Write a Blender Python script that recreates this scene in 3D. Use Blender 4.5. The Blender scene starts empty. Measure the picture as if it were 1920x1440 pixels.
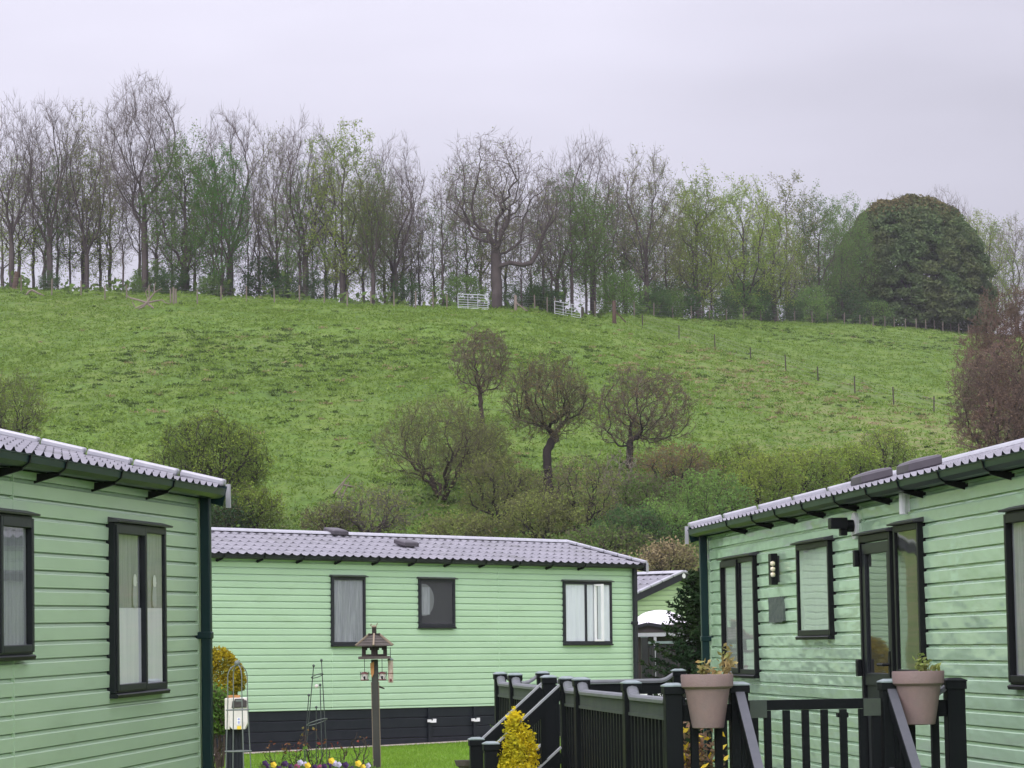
import bpy, math, random
import numpy as np
from mathutils import Vector, Matrix

scene = bpy.context.scene
COL = scene.collection
random.seed(7)
RNG = np.random.default_rng(11)

# ------------------------------------------------------------------ camera
FPX, IW, IH = 5600.0, 1920.0, 1440.0
CAMZ = 1.85
CAM = Vector((0.0, 0.0, CAMZ))
PITCH = math.atan(480.0 / FPX)
ROLL = 0.017
_f = Vector((0, math.cos(PITCH), math.sin(PITCH)))
_u = Vector((0, -math.sin(PITCH), math.cos(PITCH)))
_r = Vector((1, 0, 0))
RR = _r * math.cos(ROLL) - _u * math.sin(ROLL)
UU = _u * math.cos(ROLL) + _r * math.sin(ROLL)


def ray(px, py):
    return _f + RR * ((px - IW / 2) / FPX) + UU * ((IH / 2 - py) / FPX)


def at(px, py, dist):
    """world point seen at a pixel of the photograph, dist metres along the view axis"""
    return CAM + ray(px, py) * dist


cam_data = bpy.data.cameras.new('camera')
cam = bpy.data.objects.new('camera', cam_data)
COL.objects.link(cam)
cam_data.sensor_width = 36.0
cam_data.lens = 36.0 * FPX / IW
cam_data.clip_start = 0.5
cam_data.clip_end = 4000
mw = Matrix((RR, UU, -_f)).transposed().to_4x4()
mw.translation = CAM
cam.matrix_world = mw
scene.camera = cam

# ------------------------------------------------------------------ materials
MATS = {}


def new_mat(name):
    m = bpy.data.materials.new(name)
    m.use_nodes = True
    nt = m.node_tree
    for n in list(nt.nodes):
        nt.nodes.remove(n)
    out = nt.nodes.new('ShaderNodeOutputMaterial')
    MATS[name] = m
    return m, nt, out


def N(nt, kind, **kw):
    n = nt.nodes.new(kind)
    for k, v in kw.items():
        if k in n.inputs.keys():
            n.inputs[k].default_value = v
        else:
            setattr(n, k, v)
    return n


def c4(c):
    return (c[0], c[1], c[2], 1.0)


def mixc(nt, a, b, fac, blend='MIX'):
    m = nt.nodes.new('ShaderNodeMix')
    m.data_type = 'RGBA'
    m.blend_type = blend
    for sock, v in ((m.inputs[0], fac), (m.inputs[6], a), (m.inputs[7], b)):
        if isinstance(v, bpy.types.NodeSocket):
            nt.links.new(v, sock)
        elif isinstance(v, (int, float)):
            sock.default_value = v
        else:
            sock.default_value = c4(v)
    return m.outputs[2]


def ramp(nt, fac, a, b):
    r = nt.nodes.new('ShaderNodeMapRange')
    r.inputs[1].default_value = a
    r.inputs[2].default_value = b
    nt.links.new(fac, r.inputs[0])
    return r.outputs[0]


def noise(nt, vec, scale, detail=4, rough=0.6, mapping=None):
    n = nt.nodes.new('ShaderNodeTexNoise')
    n.inputs['Scale'].default_value = scale
    n.inputs['Detail'].default_value = detail
    n.inputs['Roughness'].default_value = rough
    if mapping is not None:
        mp = nt.nodes.new('ShaderNodeMapping')
        mp.inputs['Scale'].default_value = mapping
        nt.links.new(vec, mp.inputs['Vector'])
        vec = mp.outputs[0]
    nt.links.new(vec, n.inputs['Vector'])
    return n.outputs['Fac']


def pmat(name, base, base2=None, scale=4.0, rough=0.6, spec=0.5, bump=0.0, bscale=30.0, stretch=None,
         metal=0.0, lo=0.35, hi=0.65, coat=0.0, rough2=None, dirt=None, dscale=2.0, dstretch=None):
    m, nt, out = new_mat(name)
    b = N(nt, 'ShaderNodeBsdfPrincipled')
    b.inputs['Roughness'].default_value = rough
    b.inputs['Specular IOR Level'].default_value = spec
    b.inputs['Metallic'].default_value = metal
    if coat:
        b.inputs['Coat Weight'].default_value = coat
        b.inputs['Coat Roughness'].default_value = 0.15
    tc = N(nt, 'ShaderNodeTexCoord').outputs['Object']
    b2 = base2 or tuple(x * 0.8 for x in base)
    f = ramp(nt, noise(nt, tc, scale, 5, 0.65, stretch), lo, hi)
    c = mixc(nt, base, b2, f)
    if dirt:
        fd = ramp(nt, noise(nt, tc, dscale, 6, 0.7, dstretch), 0.5, 0.75)
        c = mixc(nt, c, dirt, fd)
    nt.links.new(c, b.inputs['Base Color'])
    if rough2 is not None:
        mr = nt.nodes.new('ShaderNodeMapRange')
        nt.links.new(f, mr.inputs[0])
        mr.inputs[3].default_value = rough
        mr.inputs[4].default_value = rough2
        nt.links.new(mr.outputs[0], b.inputs['Roughness'])
    if bump:
        bp = N(nt, 'ShaderNodeBump')
        bp.inputs['Strength'].default_value = bump
        bp.inputs['Distance'].default_value = 0.02
        nt.links.new(noise(nt, tc, bscale, 3, 0.6, stretch), bp.inputs['Height'])
        nt.links.new(bp.outputs[0], b.inputs['Normal'])
    nt.links.new(b.outputs[0], out.inputs[0])
    return m


def leafmat(name, c1, c2, c3=None, transl=0.3, nscale=0.6, hue=0.0):
    """foliage: every leaf has its own tone between c1 and c2, drifting to c3 in patches"""
    m, nt, out = new_mat(name)
    geo = N(nt, 'ShaderNodeNewGeometry')
    tc = N(nt, 'ShaderNodeTexCoord').outputs['Object']
    oi = N(nt, 'ShaderNodeObjectInfo')
    c = mixc(nt, c1, c2, geo.outputs['Random Per Island'])
    if c3:
        c = mixc(nt, c, c3, ramp(nt, noise(nt, tc, nscale, 3, 0.6), 0.42, 0.62))
    hv = nt.nodes.new('ShaderNodeHueSaturation')
    nt.links.new(c, hv.inputs['Color'])
    mr = nt.nodes.new('ShaderNodeMapRange')
    nt.links.new(oi.outputs['Random'], mr.inputs[0])
    mr.inputs[3].default_value = 0.85
    mr.inputs[4].default_value = 1.15
    nt.links.new(mr.outputs[0], hv.inputs['Value'])
    c = hv.outputs[0]
    d = N(nt, 'ShaderNodeBsdfDiffuse')
    t = N(nt, 'ShaderNodeBsdfTranslucent')
    nt.links.new(c, d.inputs[0])
    nt.links.new(c, t.inputs[0])
    mx = N(nt, 'ShaderNodeMixShader')
    mx.inputs[0].default_value = transl
    nt.links.new(d.outputs[0], mx.inputs[1])
    nt.links.new(t.outputs[0], mx.inputs[2])
    nt.links.new(mx.outputs[0], out.inputs[0])
    return m


def barkmat(name, c1, c2, scale=1.5):
    return pmat(name, c1, c2, scale=scale, rough=0.95, spec=0.1, stretch=(1, 1, 0.3))


# ------------------------------------------------------------------ mesh helpers
class MB:
    def __init__(self):
        self.v, self.f, self.m = [], [], []

    def add(self, vs, fs, mi=0):
        o = len(self.v)
        self.v.extend([tuple(p) for p in vs])
        self.f.extend([tuple(i + o for i in f) for f in fs])
        self.m.extend([mi] * len(fs))
        return self

    def box(self, x0, x1, y0, y1, z0, z1, mi=0, M=None):
        vs = [Vector(p) for p in ((x0, y0, z0), (x1, y0, z0), (x1, y1, z0), (x0, y1, z0), (x0, y0, z1), (x1, y0, z1), (x1, y1, z1), (x0, y1, z1))]
        if M is not None:
            vs = [M @ p for p in vs]
        return self.add(vs, [(0, 3, 2, 1), (4, 5, 6, 7), (0, 1, 5, 4), (1, 2, 6, 5), (2, 3, 7, 6), (3, 0, 4, 7)], mi)

    def prism(self, poly, axis, a, b, mi=0):
        """closed polygon in the two other axes, pushed along axis from a to b"""
        n = len(poly)
        def put(p, t):
            return {'x': (t, p[0], p[1]), 'y': (p[0], t, p[1]), 'z': (p[0], p[1], t)}[axis]
        vs = [put(p, a) for p in poly] + [put(p, b) for p in poly]
        fs = [(i, (i + 1) % n, n + (i + 1) % n, n + i) for i in range(n)]
        fs += [tuple(range(n))[::-1], tuple(range(n, 2 * n))]
        return self.add(vs, fs, mi)

    def beam(self, p, q, w, h, mi=0, up=Vector((0, 0, 1))):
        """rectangular bar from p to q, w wide, h deep"""
        p, q = Vector(p), Vector(q)
        d = (q - p).normalized()
        s = d.cross(up)
        if s.length < 1e-4:
            s = Vector((1, 0, 0))
        s.normalize()
        t = s.cross(d)
        vs = []
        for e in (p, q):
            for a, b in ((-1, -1), (1, -1), (1, 1), (-1, 1)):
                vs.append(e + s * (a * w / 2) + t * (b * h / 2))
        return self.add(vs, [(0, 3, 2, 1), (4, 5, 6, 7), (0, 1, 5, 4), (1, 2, 6, 5), (2, 3, 7, 6), (3, 0, 4, 7)], mi)

    def tube(self, pts, r, n=8, mi=0, caps=True):
        pts = [Vector(p) for p in pts]
        rs = r if isinstance(r, (list, tuple)) else [r] * len(pts)
        rings, prev = [], None
        for i, p in enumerate(pts):
            d = (pts[min(i + 1, len(pts) - 1)] - pts[max(i - 1, 0)]).normalized()
            if prev is None:
                a = Vector((0, 0, 1)) if abs(d.z) < 0.9 else Vector((1, 0, 0))
                s = d.cross(a).normalized()
            else:
                s = (prev - d * prev.dot(d)).normalized()
            prev = s
            t = d.cross(s)
            rings.append([p + (s * math.cos(2 * math.pi * k / n) + t * math.sin(2 * math.pi * k / n)) * rs[i] for k in range(n)])
        vs = [p for ring in rings for p in ring]
        fs = []
        for i in range(len(pts) - 1):
            for k in range(n):
                fs.append((i * n + k, i * n + (k + 1) % n, (i + 1) * n + (k + 1) % n, (i + 1) * n + k))
        if caps:
            fs.append(tuple(range(n))[::-1])
            fs.append(tuple(range(len(vs) - n, len(vs))))
        return self.add(vs, fs, mi)

    def lathe(self, prof, c=(0, 0, 0), n=20, mi=0, sx=1.0, sy=1.0):
        """profile of (radius, z) turned round a vertical axis at c"""
        vs, fs = [], []
        for r, z in prof:
            for k in range(n):
                a = 2 * math.pi * k / n
                vs.append((c[0] + r * sx * math.cos(a), c[1] + r * sy * math.sin(a), c[2] + z))
        for i in range(len(prof) - 1):
            for k in range(n):
                fs.append((i * n + k, i * n + (k + 1) % n, (i + 1) * n + (k + 1) % n, (i + 1) * n + k))
        fs.append(tuple(range(n))[::-1])
        fs.append(tuple(range(len(vs) - n, len(vs))))
        return self.add(vs, fs, mi)

    def build(self, name, mat, parent=None, smooth=False, bevel=0.0):
        me = bpy.data.meshes.new(name)
        me.from_pydata(self.v, [], self.f)
        mats = mat if isinstance(mat, (list, tuple)) else [mat]
        for m in mats:
            me.materials.append(m)
        if len(mats) > 1:
            me.polygons.foreach_set('material_index', self.m)
        if smooth:
            me.polygons.foreach_set('use_smooth', [True] * len(me.polygons))
        me.update()
        o = bpy.data.objects.new(name, me)
        COL.objects.link(o)
        if parent is not None:
            o.parent = parent
        if bevel:
            b = o.modifiers.new('edge', 'BEVEL')
            b.width = bevel
            b.segments = 2
            b.limit_method = 'ANGLE'
        return o


def np_mesh(name, verts, faces_q, mats, parent=None, mat_idx=None, smooth=False, faces_t=None):
    """quads (n,4) and/or triangles (n,3) from numpy arrays"""
    me = bpy.data.meshes.new(name)
    fq = np.zeros((0, 4), np.int32) if faces_q is None else np.asarray(faces_q, np.int32)
    ft = np.zeros((0, 3), np.int32) if faces_t is None else np.asarray(faces_t, np.int32)
    me.vertices.add(len(verts))
    me.vertices.foreach_set('co', np.asarray(verts, np.float32).ravel())
    loops = np.concatenate([fq.ravel(), ft.ravel()]).astype(np.int32)
    me.loops.add(len(loops))
    me.loops.foreach_set('vertex_index', loops)
    nq, ntr = len(fq), len(ft)
    me.polygons.add(nq + ntr)
    starts = np.concatenate([np.arange(nq) * 4, nq * 4 + np.arange(ntr) * 3]).astype(np.int32)
    me.polygons.foreach_set('loop_start', starts)
    for m in mats:
        me.materials.append(m)
    if mat_idx is not None:
        me.polygons.foreach_set('material_index', np.asarray(mat_idx, np.int32))
    if smooth:
        me.polygons.foreach_set('use_smooth', np.ones(nq + ntr, bool))
    me.update(calc_edges=True)
    me.validate()
    o = bpy.data.objects.new(name, me)
    COL.objects.link(o)
    if parent is not None:
        o.parent = parent
    return o


def tag(o, label=None, cat=None, group=None, kind=None):
    if label:
        o['label'] = label
    if cat:
        o['category'] = cat
    if group:
        o['group'] = group
    if kind:
        o['kind'] = kind
    return o


def thing(name, label, cat, loc=(0, 0, 0), rotz=0.0, group=None, matrix=None):
    o = bpy.data.objects.new(name, None)
    o.empty_display_size = 0.2
    COL.objects.link(o)
    if matrix is not None:
        o.matrix_world = matrix
    else:
        o.location = loc
        o.rotation_euler = (0, 0, rotz)
    return tag(o, label, cat, group)


# ------------------------------------------------------------------ terrain
def interp(x, xs, ys):
    return np.interp(x, xs, ys)


CX = [-700, 0, 200, 430, 700, 960, 1150, 1300, 1500, 1700, 1830, 2300]
CY = [525, 541, 546, 555, 569, 580, 592, 599, 604, 614, 625, 655]
CD = [262, 255, 252, 247, 243, 242, 258, 285, 330, 362, 375, 400]
_U = np.array([(ray(x, y).x / ray(x, y).y) for x, y in zip(CX, CY)])
_T = np.array([(ray(x, y).z / ray(x, y).y) for x, y in zip(CX, CY)])
_D = np.array(CD, float)
_Z = CAMZ + _T * _D
BASE_D = 128.0
BASE_Z = 5.5


def terrain(X, Y):
    X = np.asarray(X, float)
    Y = np.asarray(Y, float)
    Yc = np.maximum(Y, 40.0)
    u = X / Yc
    cd = interp(u, _U, _D)
    cz = interp(u, _U, _Z)
    near = interp(Y, [-100, 14, 30, 60, 66], [-0.25, -0.1, 0.22, 0.28, 0.6])
    s = np.clip((Y - 66) / (BASE_D - 66), 0, 1)
    low = 0.6 + (BASE_Z - 0.6) * s
    t = np.clip((Y - BASE_D) / (cd - BASE_D), 0, 1)
    hill = BASE_Z + (cz - BASE_Z) * (1.16 * t - 0.16 * t * t)
    over = Y - cd
    top = cz + np.where(over < 0, 0, -0.012 * np.maximum(over, 0) - 0.00012 * np.maximum(over, 0) ** 2 * (over < 300) - (over >= 300) * 10.8)
    return np.where(Y < 66, near, np.where(Y < BASE_D, low, np.where(Y < cd, hill, top)))


def tz(x, y):
    return float(terrain(x, y))


def crest_d(px):
    return float(np.interp(px, CX, CD))


def hill_hit(px, py, start=66.0):
    """point of the slope seen at a pixel (march along the line of sight)"""
    d = ray(px, py)
    k0 = start
    step = 0.5
    k = k0
    while k < 420:
        p = CAM + d * k
        if p.z <= tz(p.x, p.y):
            return Vector((p.x, p.y, tz(p.x, p.y)))
        k += step
    cd = crest_d(px) * 0.998
    p = CAM + d * (cd / d.y)
    return Vector((p.x, p.y, tz(p.x, p.y)))


def lattice(n, seed):
    return np.random.default_rng(seed).random((n, n))


_LAT = lattice(256, 5)


def vnoise(x, y):
    xi, yi = np.floor(x).astype(int), np.floor(y).astype(int)
    fx, fy = x - xi, y - yi
    fx, fy = fx * fx * (3 - 2 * fx), fy * fy * (3 - 2 * fy)
    a = _LAT[xi & 255, yi & 255]
    b = _LAT[(xi + 1) & 255, yi & 255]
    c = _LAT[xi & 255, (yi + 1) & 255]
    d = _LAT[(xi + 1) & 255, (yi + 1) & 255]
    return (a * (1 - fx) + b * fx) * (1 - fy) + (c * (1 - fx) + d * fx) * fy
# ------------------------------------------------------------------ park homes
SIDING_L = dict(base=(0.30, 0.49, 0.285), base2=(0.275, 0.46, 0.27))


def siding_mat(name, base, base2, wav, rough):
    """glossy painted boards with faint dirt, and slightly uneven sheet metal"""
    m, nt, out = new_mat(name)
    b = N(nt, 'ShaderNodeBsdfPrincipled')
    tc = N(nt, 'ShaderNodeTexCoord').outputs['Object']
    c = mixc(nt, base, base2, ramp(nt, noise(nt, tc, 1.1, 5, 0.6, (1, 1, 3)), 0.35, 0.65))
    grime = ramp(nt, noise(nt, tc, 2.2, 6, 0.7, (0.6, 1, 2.5)), 0.56, 0.8)
    c = mixc(nt, c, (0.25, 0.33, 0.18), mathmul(nt, grime, 0.35))
    nt.links.new(c, b.inputs['Base Color'])
    b.inputs['Roughness'].default_value = rough
    b.inputs['Specular IOR Level'].default_value = 0.5
    bp = N(nt, 'ShaderNodeBump')
    bp.inputs['Strength'].default_value = wav
    bp.inputs['Distance'].default_value = 0.04
    nt.links.new(noise(nt, tc, 2.6, 2, 0.5, (0.7, 1, 2.2)), bp.inputs['Height'])
    nt.links.new(bp.outputs[0], b.inputs['Normal'])
    nt.links.new(b.outputs[0], out.inputs[0])
    return m


def mathmul(nt, s, k):
    n = nt.nodes.new('ShaderNodeMath')
    n.operation = 'MULTIPLY'
    nt.links.new(s, n.inputs[0])
    n.inputs[1].default_value = k
    return n.outputs[0]


def glass_mat(name, f0=0.06, tint=(0.92, 0.95, 0.94)):
    """window pane: clear when looked through squarely, a mirror when seen along its face"""
    m, nt, out = new_mat(name)
    lw = N(nt, 'ShaderNodeLayerWeight')
    lw.inputs['Blend'].default_value = 0.5
    pw = nt.nodes.new('ShaderNodeMath')
    pw.operation = 'POWER'
    nt.links.new(lw.outputs['Facing'], pw.inputs[0])
    pw.inputs[1].default_value = 4.0
    ma = nt.nodes.new('ShaderNodeMath')
    ma.operation = 'MULTIPLY_ADD'
    nt.links.new(pw.outputs[0], ma.inputs[0])
    ma.inputs[1].default_value = 1 - f0
    ma.inputs[2].default_value = f0
    tr = N(nt, 'ShaderNodeBsdfTransparent')
    tr.inputs[0].default_value = c4(tint)
    gl = N(nt, 'ShaderNodeBsdfGlossy')
    gl.inputs['Roughness'].default_value = 0.02
    tc = N(nt, 'ShaderNodeTexCoord').outputs['Object']
    bp = N(nt, 'ShaderNodeBump')
    bp.inputs['Strength'].default_value = 0.035
    bp.inputs['Distance'].default_value = 0.02
    nt.links.new(noise(nt, tc, 2.5, 1, 0.4), bp.inputs['Height'])
    nt.links.new(bp.outputs[0], gl.inputs['Normal'])
    mx = N(nt, 'ShaderNodeMixShader')
    nt.links.new(ma.outputs[0], mx.inputs[0])
    nt.links.new(tr.outputs[0], mx.inputs[1])
    nt.links.new(gl.outputs[0], mx.inputs[2])
    nt.links.new(mx.outputs[0], out.inputs[0])
    return m


siding_mat('siding_left', (0.42, 0.565, 0.385), (0.39, 0.53, 0.36), 0.15, 0.28)
siding_mat('siding_mid', (0.445, 0.62, 0.425), (0.415, 0.585, 0.395), 0.10, 0.33)
siding_mat('siding_right', (0.43, 0.61, 0.42), (0.395, 0.57, 0.385), 0.55, 0.12)
siding_mat('siding_far', (0.44, 0.58, 0.33), (0.42, 0.56, 0.31), 0.05, 0.45)
pmat('trim_green', (0.003, 0.017, 0.019), (0.004, 0.021, 0.023), rough=0.35, spec=0.22)
pmat('trim_charcoal', (0.014, 0.015, 0.021), (0.020, 0.020, 0.026), rough=0.45, spec=0.3)
pmat('frame_dark', (0.008, 0.011, 0.013), (0.012, 0.015, 0.017), rough=0.4, spec=0.25)
pmat('frame_black', (0.004, 0.005, 0.006), rough=0.45, spec=0.2)
pmat('hood_grey', (0.06, 0.06, 0.068), (0.045, 0.045, 0.05), rough=0.5)
pmat('tile_metal', (0.215, 0.207, 0.232), (0.175, 0.170, 0.192), scale=3.0, rough=0.42, spec=0.45, rough2=0.55, bump=0.05, bscale=60,
     dirt=(0.12, 0.118, 0.12), dscale=1.3)
pmat('tile_ridge', (0.36, 0.36, 0.39), (0.29, 0.29, 0.32), scale=5, rough=0.35, spec=0.6)
pmat('tile_under', (0.02, 0.02, 0.024), rough=0.8)
pmat('vent_plastic', (0.045, 0.038, 0.046), (0.065, 0.056, 0.066), rough=0.5)
pmat('skirt_dark', (0.008, 0.011, 0.015), (0.012, 0.015, 0.020), rough=0.55, spec=0.25)
pmat('net_curtain', (0.36, 0.36, 0.38), (0.22, 0.22, 0.245), scale=18, rough=0.95, spec=0.1, stretch=(3, 1, 0.15))
pmat('white_curtain', (0.80, 0.80, 0.83), (0.68, 0.68, 0.73), scale=14, rough=0.95, spec=0.1, stretch=(3, 1, 0.12))
pmat('reflection_blind', (0.50, 0.54, 0.49), (0.42, 0.46, 0.42), scale=10, rough=0.9, spec=0.1)  # green cladding mirrored in the glass, put into the blind's pale colour
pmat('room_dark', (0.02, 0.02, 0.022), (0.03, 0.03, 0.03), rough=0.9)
pmat('gull_grey', (0.42, 0.43, 0.47), (0.35, 0.36, 0.40), rough=0.8)
pmat('white_plastic', (0.78, 0.78, 0.78), (0.72, 0.72, 0.72), rough=0.4)
pmat('slate', (0.045, 0.068, 0.055), (0.085, 0.11, 0.09), scale=9, rough=0.7, bump=0.4, bscale=24, stretch=(1, 1, 2))
glass_mat('glass')
glass_mat('glass_shiny', f0=0.14)

PITCHB = 0.1


def frame_from(anchor_px, depth, vp, flip=False):
    """matrix of a side wall: x runs along the wall, z up, -y out of the wall"""
    P = at(anchor_px[0], anchor_px[1], depth)
    d = ray(*vp).normalized()
    if vp[0] < -9000:
        d = -d
    if flip:
        d = -d
    z = (Vector((0, 0, 1)) - d * d.z).normalized()
    y = z.cross(d)
    M = Matrix((d, y, z)).transposed().to_4x4()
    M.translation = P
    return M


def hit(M, px, py, axis=1, val=0.0):
    """local point where the line of sight meets the plane local[axis] = val"""
    Mi = M.inverted()
    o = Mi @ CAM
    d = Mi.to_3x3() @ ray(px, py)
    k = (val - o[axis]) / d[axis]
    return o + d * k


def rebase(M, px, py, dh):
    """move the origin of a wall frame to the corner seen at px, dh metres below that point"""
    p = hit(M, px, py)
    M2 = M.copy()
    M2.translation = M @ Vector((p.x, 0, p.z - dh))
    return M2


def wall_profile(Htop, phase):
    """(out, height) points of the overlapping boards from bottom to top"""
    pts = [(0.0, 0.0), (0.0162, 0.0)]
    k = math.floor((0 - phase) / PITCHB)
    g = phase + k * PITCHB
    while g < Htop + PITCHB:
        for d, dh in ((0.0162, -0.1), (0.0180, -0.068), (0.0195, -0.036), (0.0200, -0.0285), (0.0180, -0.0240), (0.0020, -0.0185), (0.0, -0.0085), (-0.014, -0.008), (-0.014, -0.0005)):
            h = g + dh + 0.0
            if 0.002 < h < Htop - 0.002 and h > pts[-1][1] + 1e-5:
                pts.append((d, h))
            elif 0.002 < h < Htop - 0.002 and dh == -0.1:
                pts.append((d, pts[-1][1] + 0.0008))
        g += PITCHB
    pts.append((pts[-1][0], Htop))
    return pts


def tile_slope(mb, s0, s1, ye, he, yr, hr, per=0.183, row=0.33, amp=0.0075, step=0.020, res=8):
    """sheet of metal pantiles from the eave line up to the ridge line"""
    L = math.hypot(yr - ye, hr - he)
    dy, dh = (yr - ye) / L, (hr - he) / L
    ny, nh = -dh, dy
    if nh < 0:
        ny, nh = -ny, -nh
    nu = int((s1 - s0) / per * res) + 1
    us = [s0 + (s1 - s0) * i / (nu - 1) for i in range(nu)]
    w = [math.sin(2 * math.pi * u / per) + 0.28 * math.sin(4 * math.pi * u / per + 0.9) for u in us]
    c = [max(0.0, math.sin(2 * math.pi * u / per + 0.35)) ** 3.0 for u in us]
    lines, v = [], 0.0
    while v < L - 0.01:
        v2 = min(L, v + row)
        lines.append((v, step))
        lines.append((v2, 0.0))
        v = v2
    vs, fs = [], []
    for v, st in lines:
        for i, u in enumerate(us):
            off = amp * w[i] + st * c[i] + (0.004 if st else 0.0)
            vs.append((u, ye + dy * v + ny * off, he + dh * v + nh * off))
    for j in range(len(lines) - 1):
        for i in range(nu - 1):
            fs.append((j * nu + i, j * nu + i + 1, (j + 1) * nu + i + 1, (j + 1) * nu + i))
    mb.add(vs, fs)


def park_home(label, M, s0, s1, H, W, rise, phase, siding, trim, skirt=0.6, over=0.12, end_over=0.17, back=False, brackets=0.86, bracket0=0.3, pipe_s=None, bracket_at=None, joints=()):
    root = thing('static_caravan', label, 'static caravan', matrix=M)
    S, T = MATS[siding], MATS[trim]
    prof = wall_profile(H, phase)
    w = MB()
    # long walls
    for yy, sg in ((0.0, -1), (W, 1)):
        vs, fs = [], []
        for d, h in prof:
            vs.append((s0, yy + sg * d, h))
            vs.append((s1, yy + sg * d, h))
        for i in range(len(prof) - 1):
            q = (2 * i, 2 * i + 1, 2 * i + 3, 2 * i + 2)
            fs.append(q if sg < 0 else q[::-1])
        w.add(vs, fs)
    # gable ends follow the roof
    gprof = wall_profile(H + rise - 0.02, phase)
    def yl(h):
        return 0.0 if h <= H else (h - H) / rise * (W / 2)
    for xx, sg in ((s0, -1), (s1, 1)):
        vs, fs = [], []
        for d, h in gprof:
            vs.append((xx + sg * d, yl(h), h))
            vs.append((xx + sg * d, W - yl(h), h))
        for i in range(len(gprof) - 1):
            q = (2 * i, 2 * i + 1, 2 * i + 3, 2 * i + 2)
            fs.append(q[::-1] if sg < 0 else q)
        w.add(vs, fs)
    for js in joints:
        w.box(js - 0.004, js + 0.004, -0.0207, -0.001, 0.004, H - 0.03)
    w.build('cladding', S, root)
    # corner posts
    for xx in (s0, s1):
        cp = MB()
        a = xx - 0.03 if xx == s1 else xx - 0.02
        cp.box(a, a + 0.05, -0.024, 0.03, 0.0, H)
        cp.build('corner_trim', S, root)
    # roof
    eh = H + 0.072
    slope = rise / (W / 2)
    rf = MB()
    tile_slope(rf, s0 - end_over, s1 + end_over, -over - 0.03, eh, W / 2, eh + slope * (W / 2 + over + 0.03))
    tile_slope(rf, s0 - end_over, s1 + end_over, W + over + 0.03, eh, W / 2, eh + slope * (W / 2 + over + 0.03), res=4)
    roof = rf.build('roof', MATS['tile_metal'], root, smooth=False)
    rh = eh + slope * (W / 2 + over + 0.03)
    so = MB()
    for sg in (0, 1):
        y0, y1 = (-over, W / 2) if sg == 0 else (W + over, W / 2)
        a, b = s0 - end_over + 0.01, s1 + end_over - 0.01
        so.add([(a, y0, eh - 0.035), (b, y0, eh - 0.035), (b, y1, rh - 0.035), (a, y1, rh - 0.035)], [(0, 1, 2, 3)])
    so.box(s0, s1, -over + 0.01, -0.021, H + 0.03, H + 0.04)
    so.box(s0, s1, -over + 0.005, -over + 0.02, H + 0.042, H + 0.058)
    so.build('soffit', MATS['tile_under'], roof)
    rc = MB()
    k = s0 - end_over
    while k < s1 + end_over - 0.01:
        e = min(k + 0.42, s1 + end_over + 0.02)
        pts = []
        for a in range(9):
            th = math.pi * (0.08 + 0.84 * a / 8)
            pts.append((W / 2 - 0.13 * math.cos(th), rh - 0.02 + 0.075 * math.sin(th)))
        rc.prism(pts, 'x', k, e - 0.004)
        k += 0.42
    rc.build('ridge_cap', MATS['tile_ridge'], roof)
    for xx in (s0 - end_over, s1 + end_over):
        vg = MB()
        for sg in (0, 1):
            y0 = -over - 0.05 if sg == 0 else W + over + 0.05
            vg.beam((xx, y0, eh - 0.055), (xx, W / 2, rh - 0.055), 0.03, 0.14)
        vg.build('barge_board', T, roof)
        ve = MB()
        ve.box(xx - 0.012, xx + 0.022, -over - 0.085, -over - 0.055, eh - 0.135, eh + 0.03)
        ve.build('verge_end', MATS['tile_ridge'], roof)
        vc = MB()
        for sg in (0, 1):
            y0 = -over - 0.05 if sg == 0 else W + over + 0.05
            n = 6
            for i in range(n):
                a, b = i / n, (i + 1) / n
                p = Vector((xx, y0 + (W / 2 - y0) * a, eh + (rh - eh) * a + 0.038))
                q = Vector((xx, y0 + (W / 2 - y0) * (b - 0.01), eh + (rh - eh) * (b - 0.01) + 0.038))
                vc.beam(p, q, 0.085, 0.05)
        vc.build('verge_cap', MATS['tile_ridge'], roof, bevel=0.015)
    # gutter on the front
    yo = -over - 0.01
    g = MB()
    g.prism([(yo + 0.055, H + 0.0), (yo - 0.02, H + 0.0), (yo - 0.052, H + 0.022), (yo - 0.058, H + 0.058), (yo - 0.065, H + 0.060), (yo - 0.065, H + 0.066), (yo + 0.055, H + 0.066)],
            'x', s0 - 0.1, s1 + 0.1)
    gut = g.build('gutter', T, root)
    for s in bracket_at or [s0 + bracket0 + brackets * k for k in range(int((s1 - s0 - bracket0) / brackets))]:
        b = MB()
        b.prism([(yo + 0.05, H - 0.007), (yo - 0.022, H - 0.007), (yo - 0.058, H + 0.018), (yo - 0.072, H + 0.071), (yo - 0.05, H + 0.071), (yo + 0.05, H + 0.067)], 'x', s - 0.012, s + 0.012)
        b.prism([(0.0, H - 0.06), (0.0, H - 0.004), (yo - 0.02, H - 0.006), (yo - 0.02, H - 0.018)], 'x', s - 0.009, s + 0.009)
        b.build('gutter_bracket', MATS['frame_black'], gut)
    # downpipe
    if pipe_s is not None:
        d = MB()
        d.box(pipe_s - 0.034, pipe_s + 0.034, -0.105, -0.037, -skirt + 0.02, H + 0.03)
        for z in (1.32,):
            d.box(pipe_s - 0.042, pipe_s + 0.042, -0.112, -0.002, z, z + 0.05)
        d.build('downpipe', T, root, bevel=0.008)
    # skirting
    sk = MB()
    n = 4
    hh = skirt / n
    for yy in (0.01, W - 0.03):
        for i in range(n):
            z1 = -i * hh
            poly = [(yy, z1 - hh + 0.002), (yy - 0.008, z1 - hh + 0.012), (yy - 0.008, z1 - 0.012), (yy, z1 - 0.002), (yy + 0.02, z1 - 0.002), (yy + 0.02, z1 - hh + 0.002)]
            sk.prism(poly, 'x', s0 + 0.01, s1 - 0.01)
    sk.box(s0 + 0.005, s0 + 0.02, 0.02, W - 0.02, -skirt, 0)
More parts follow.
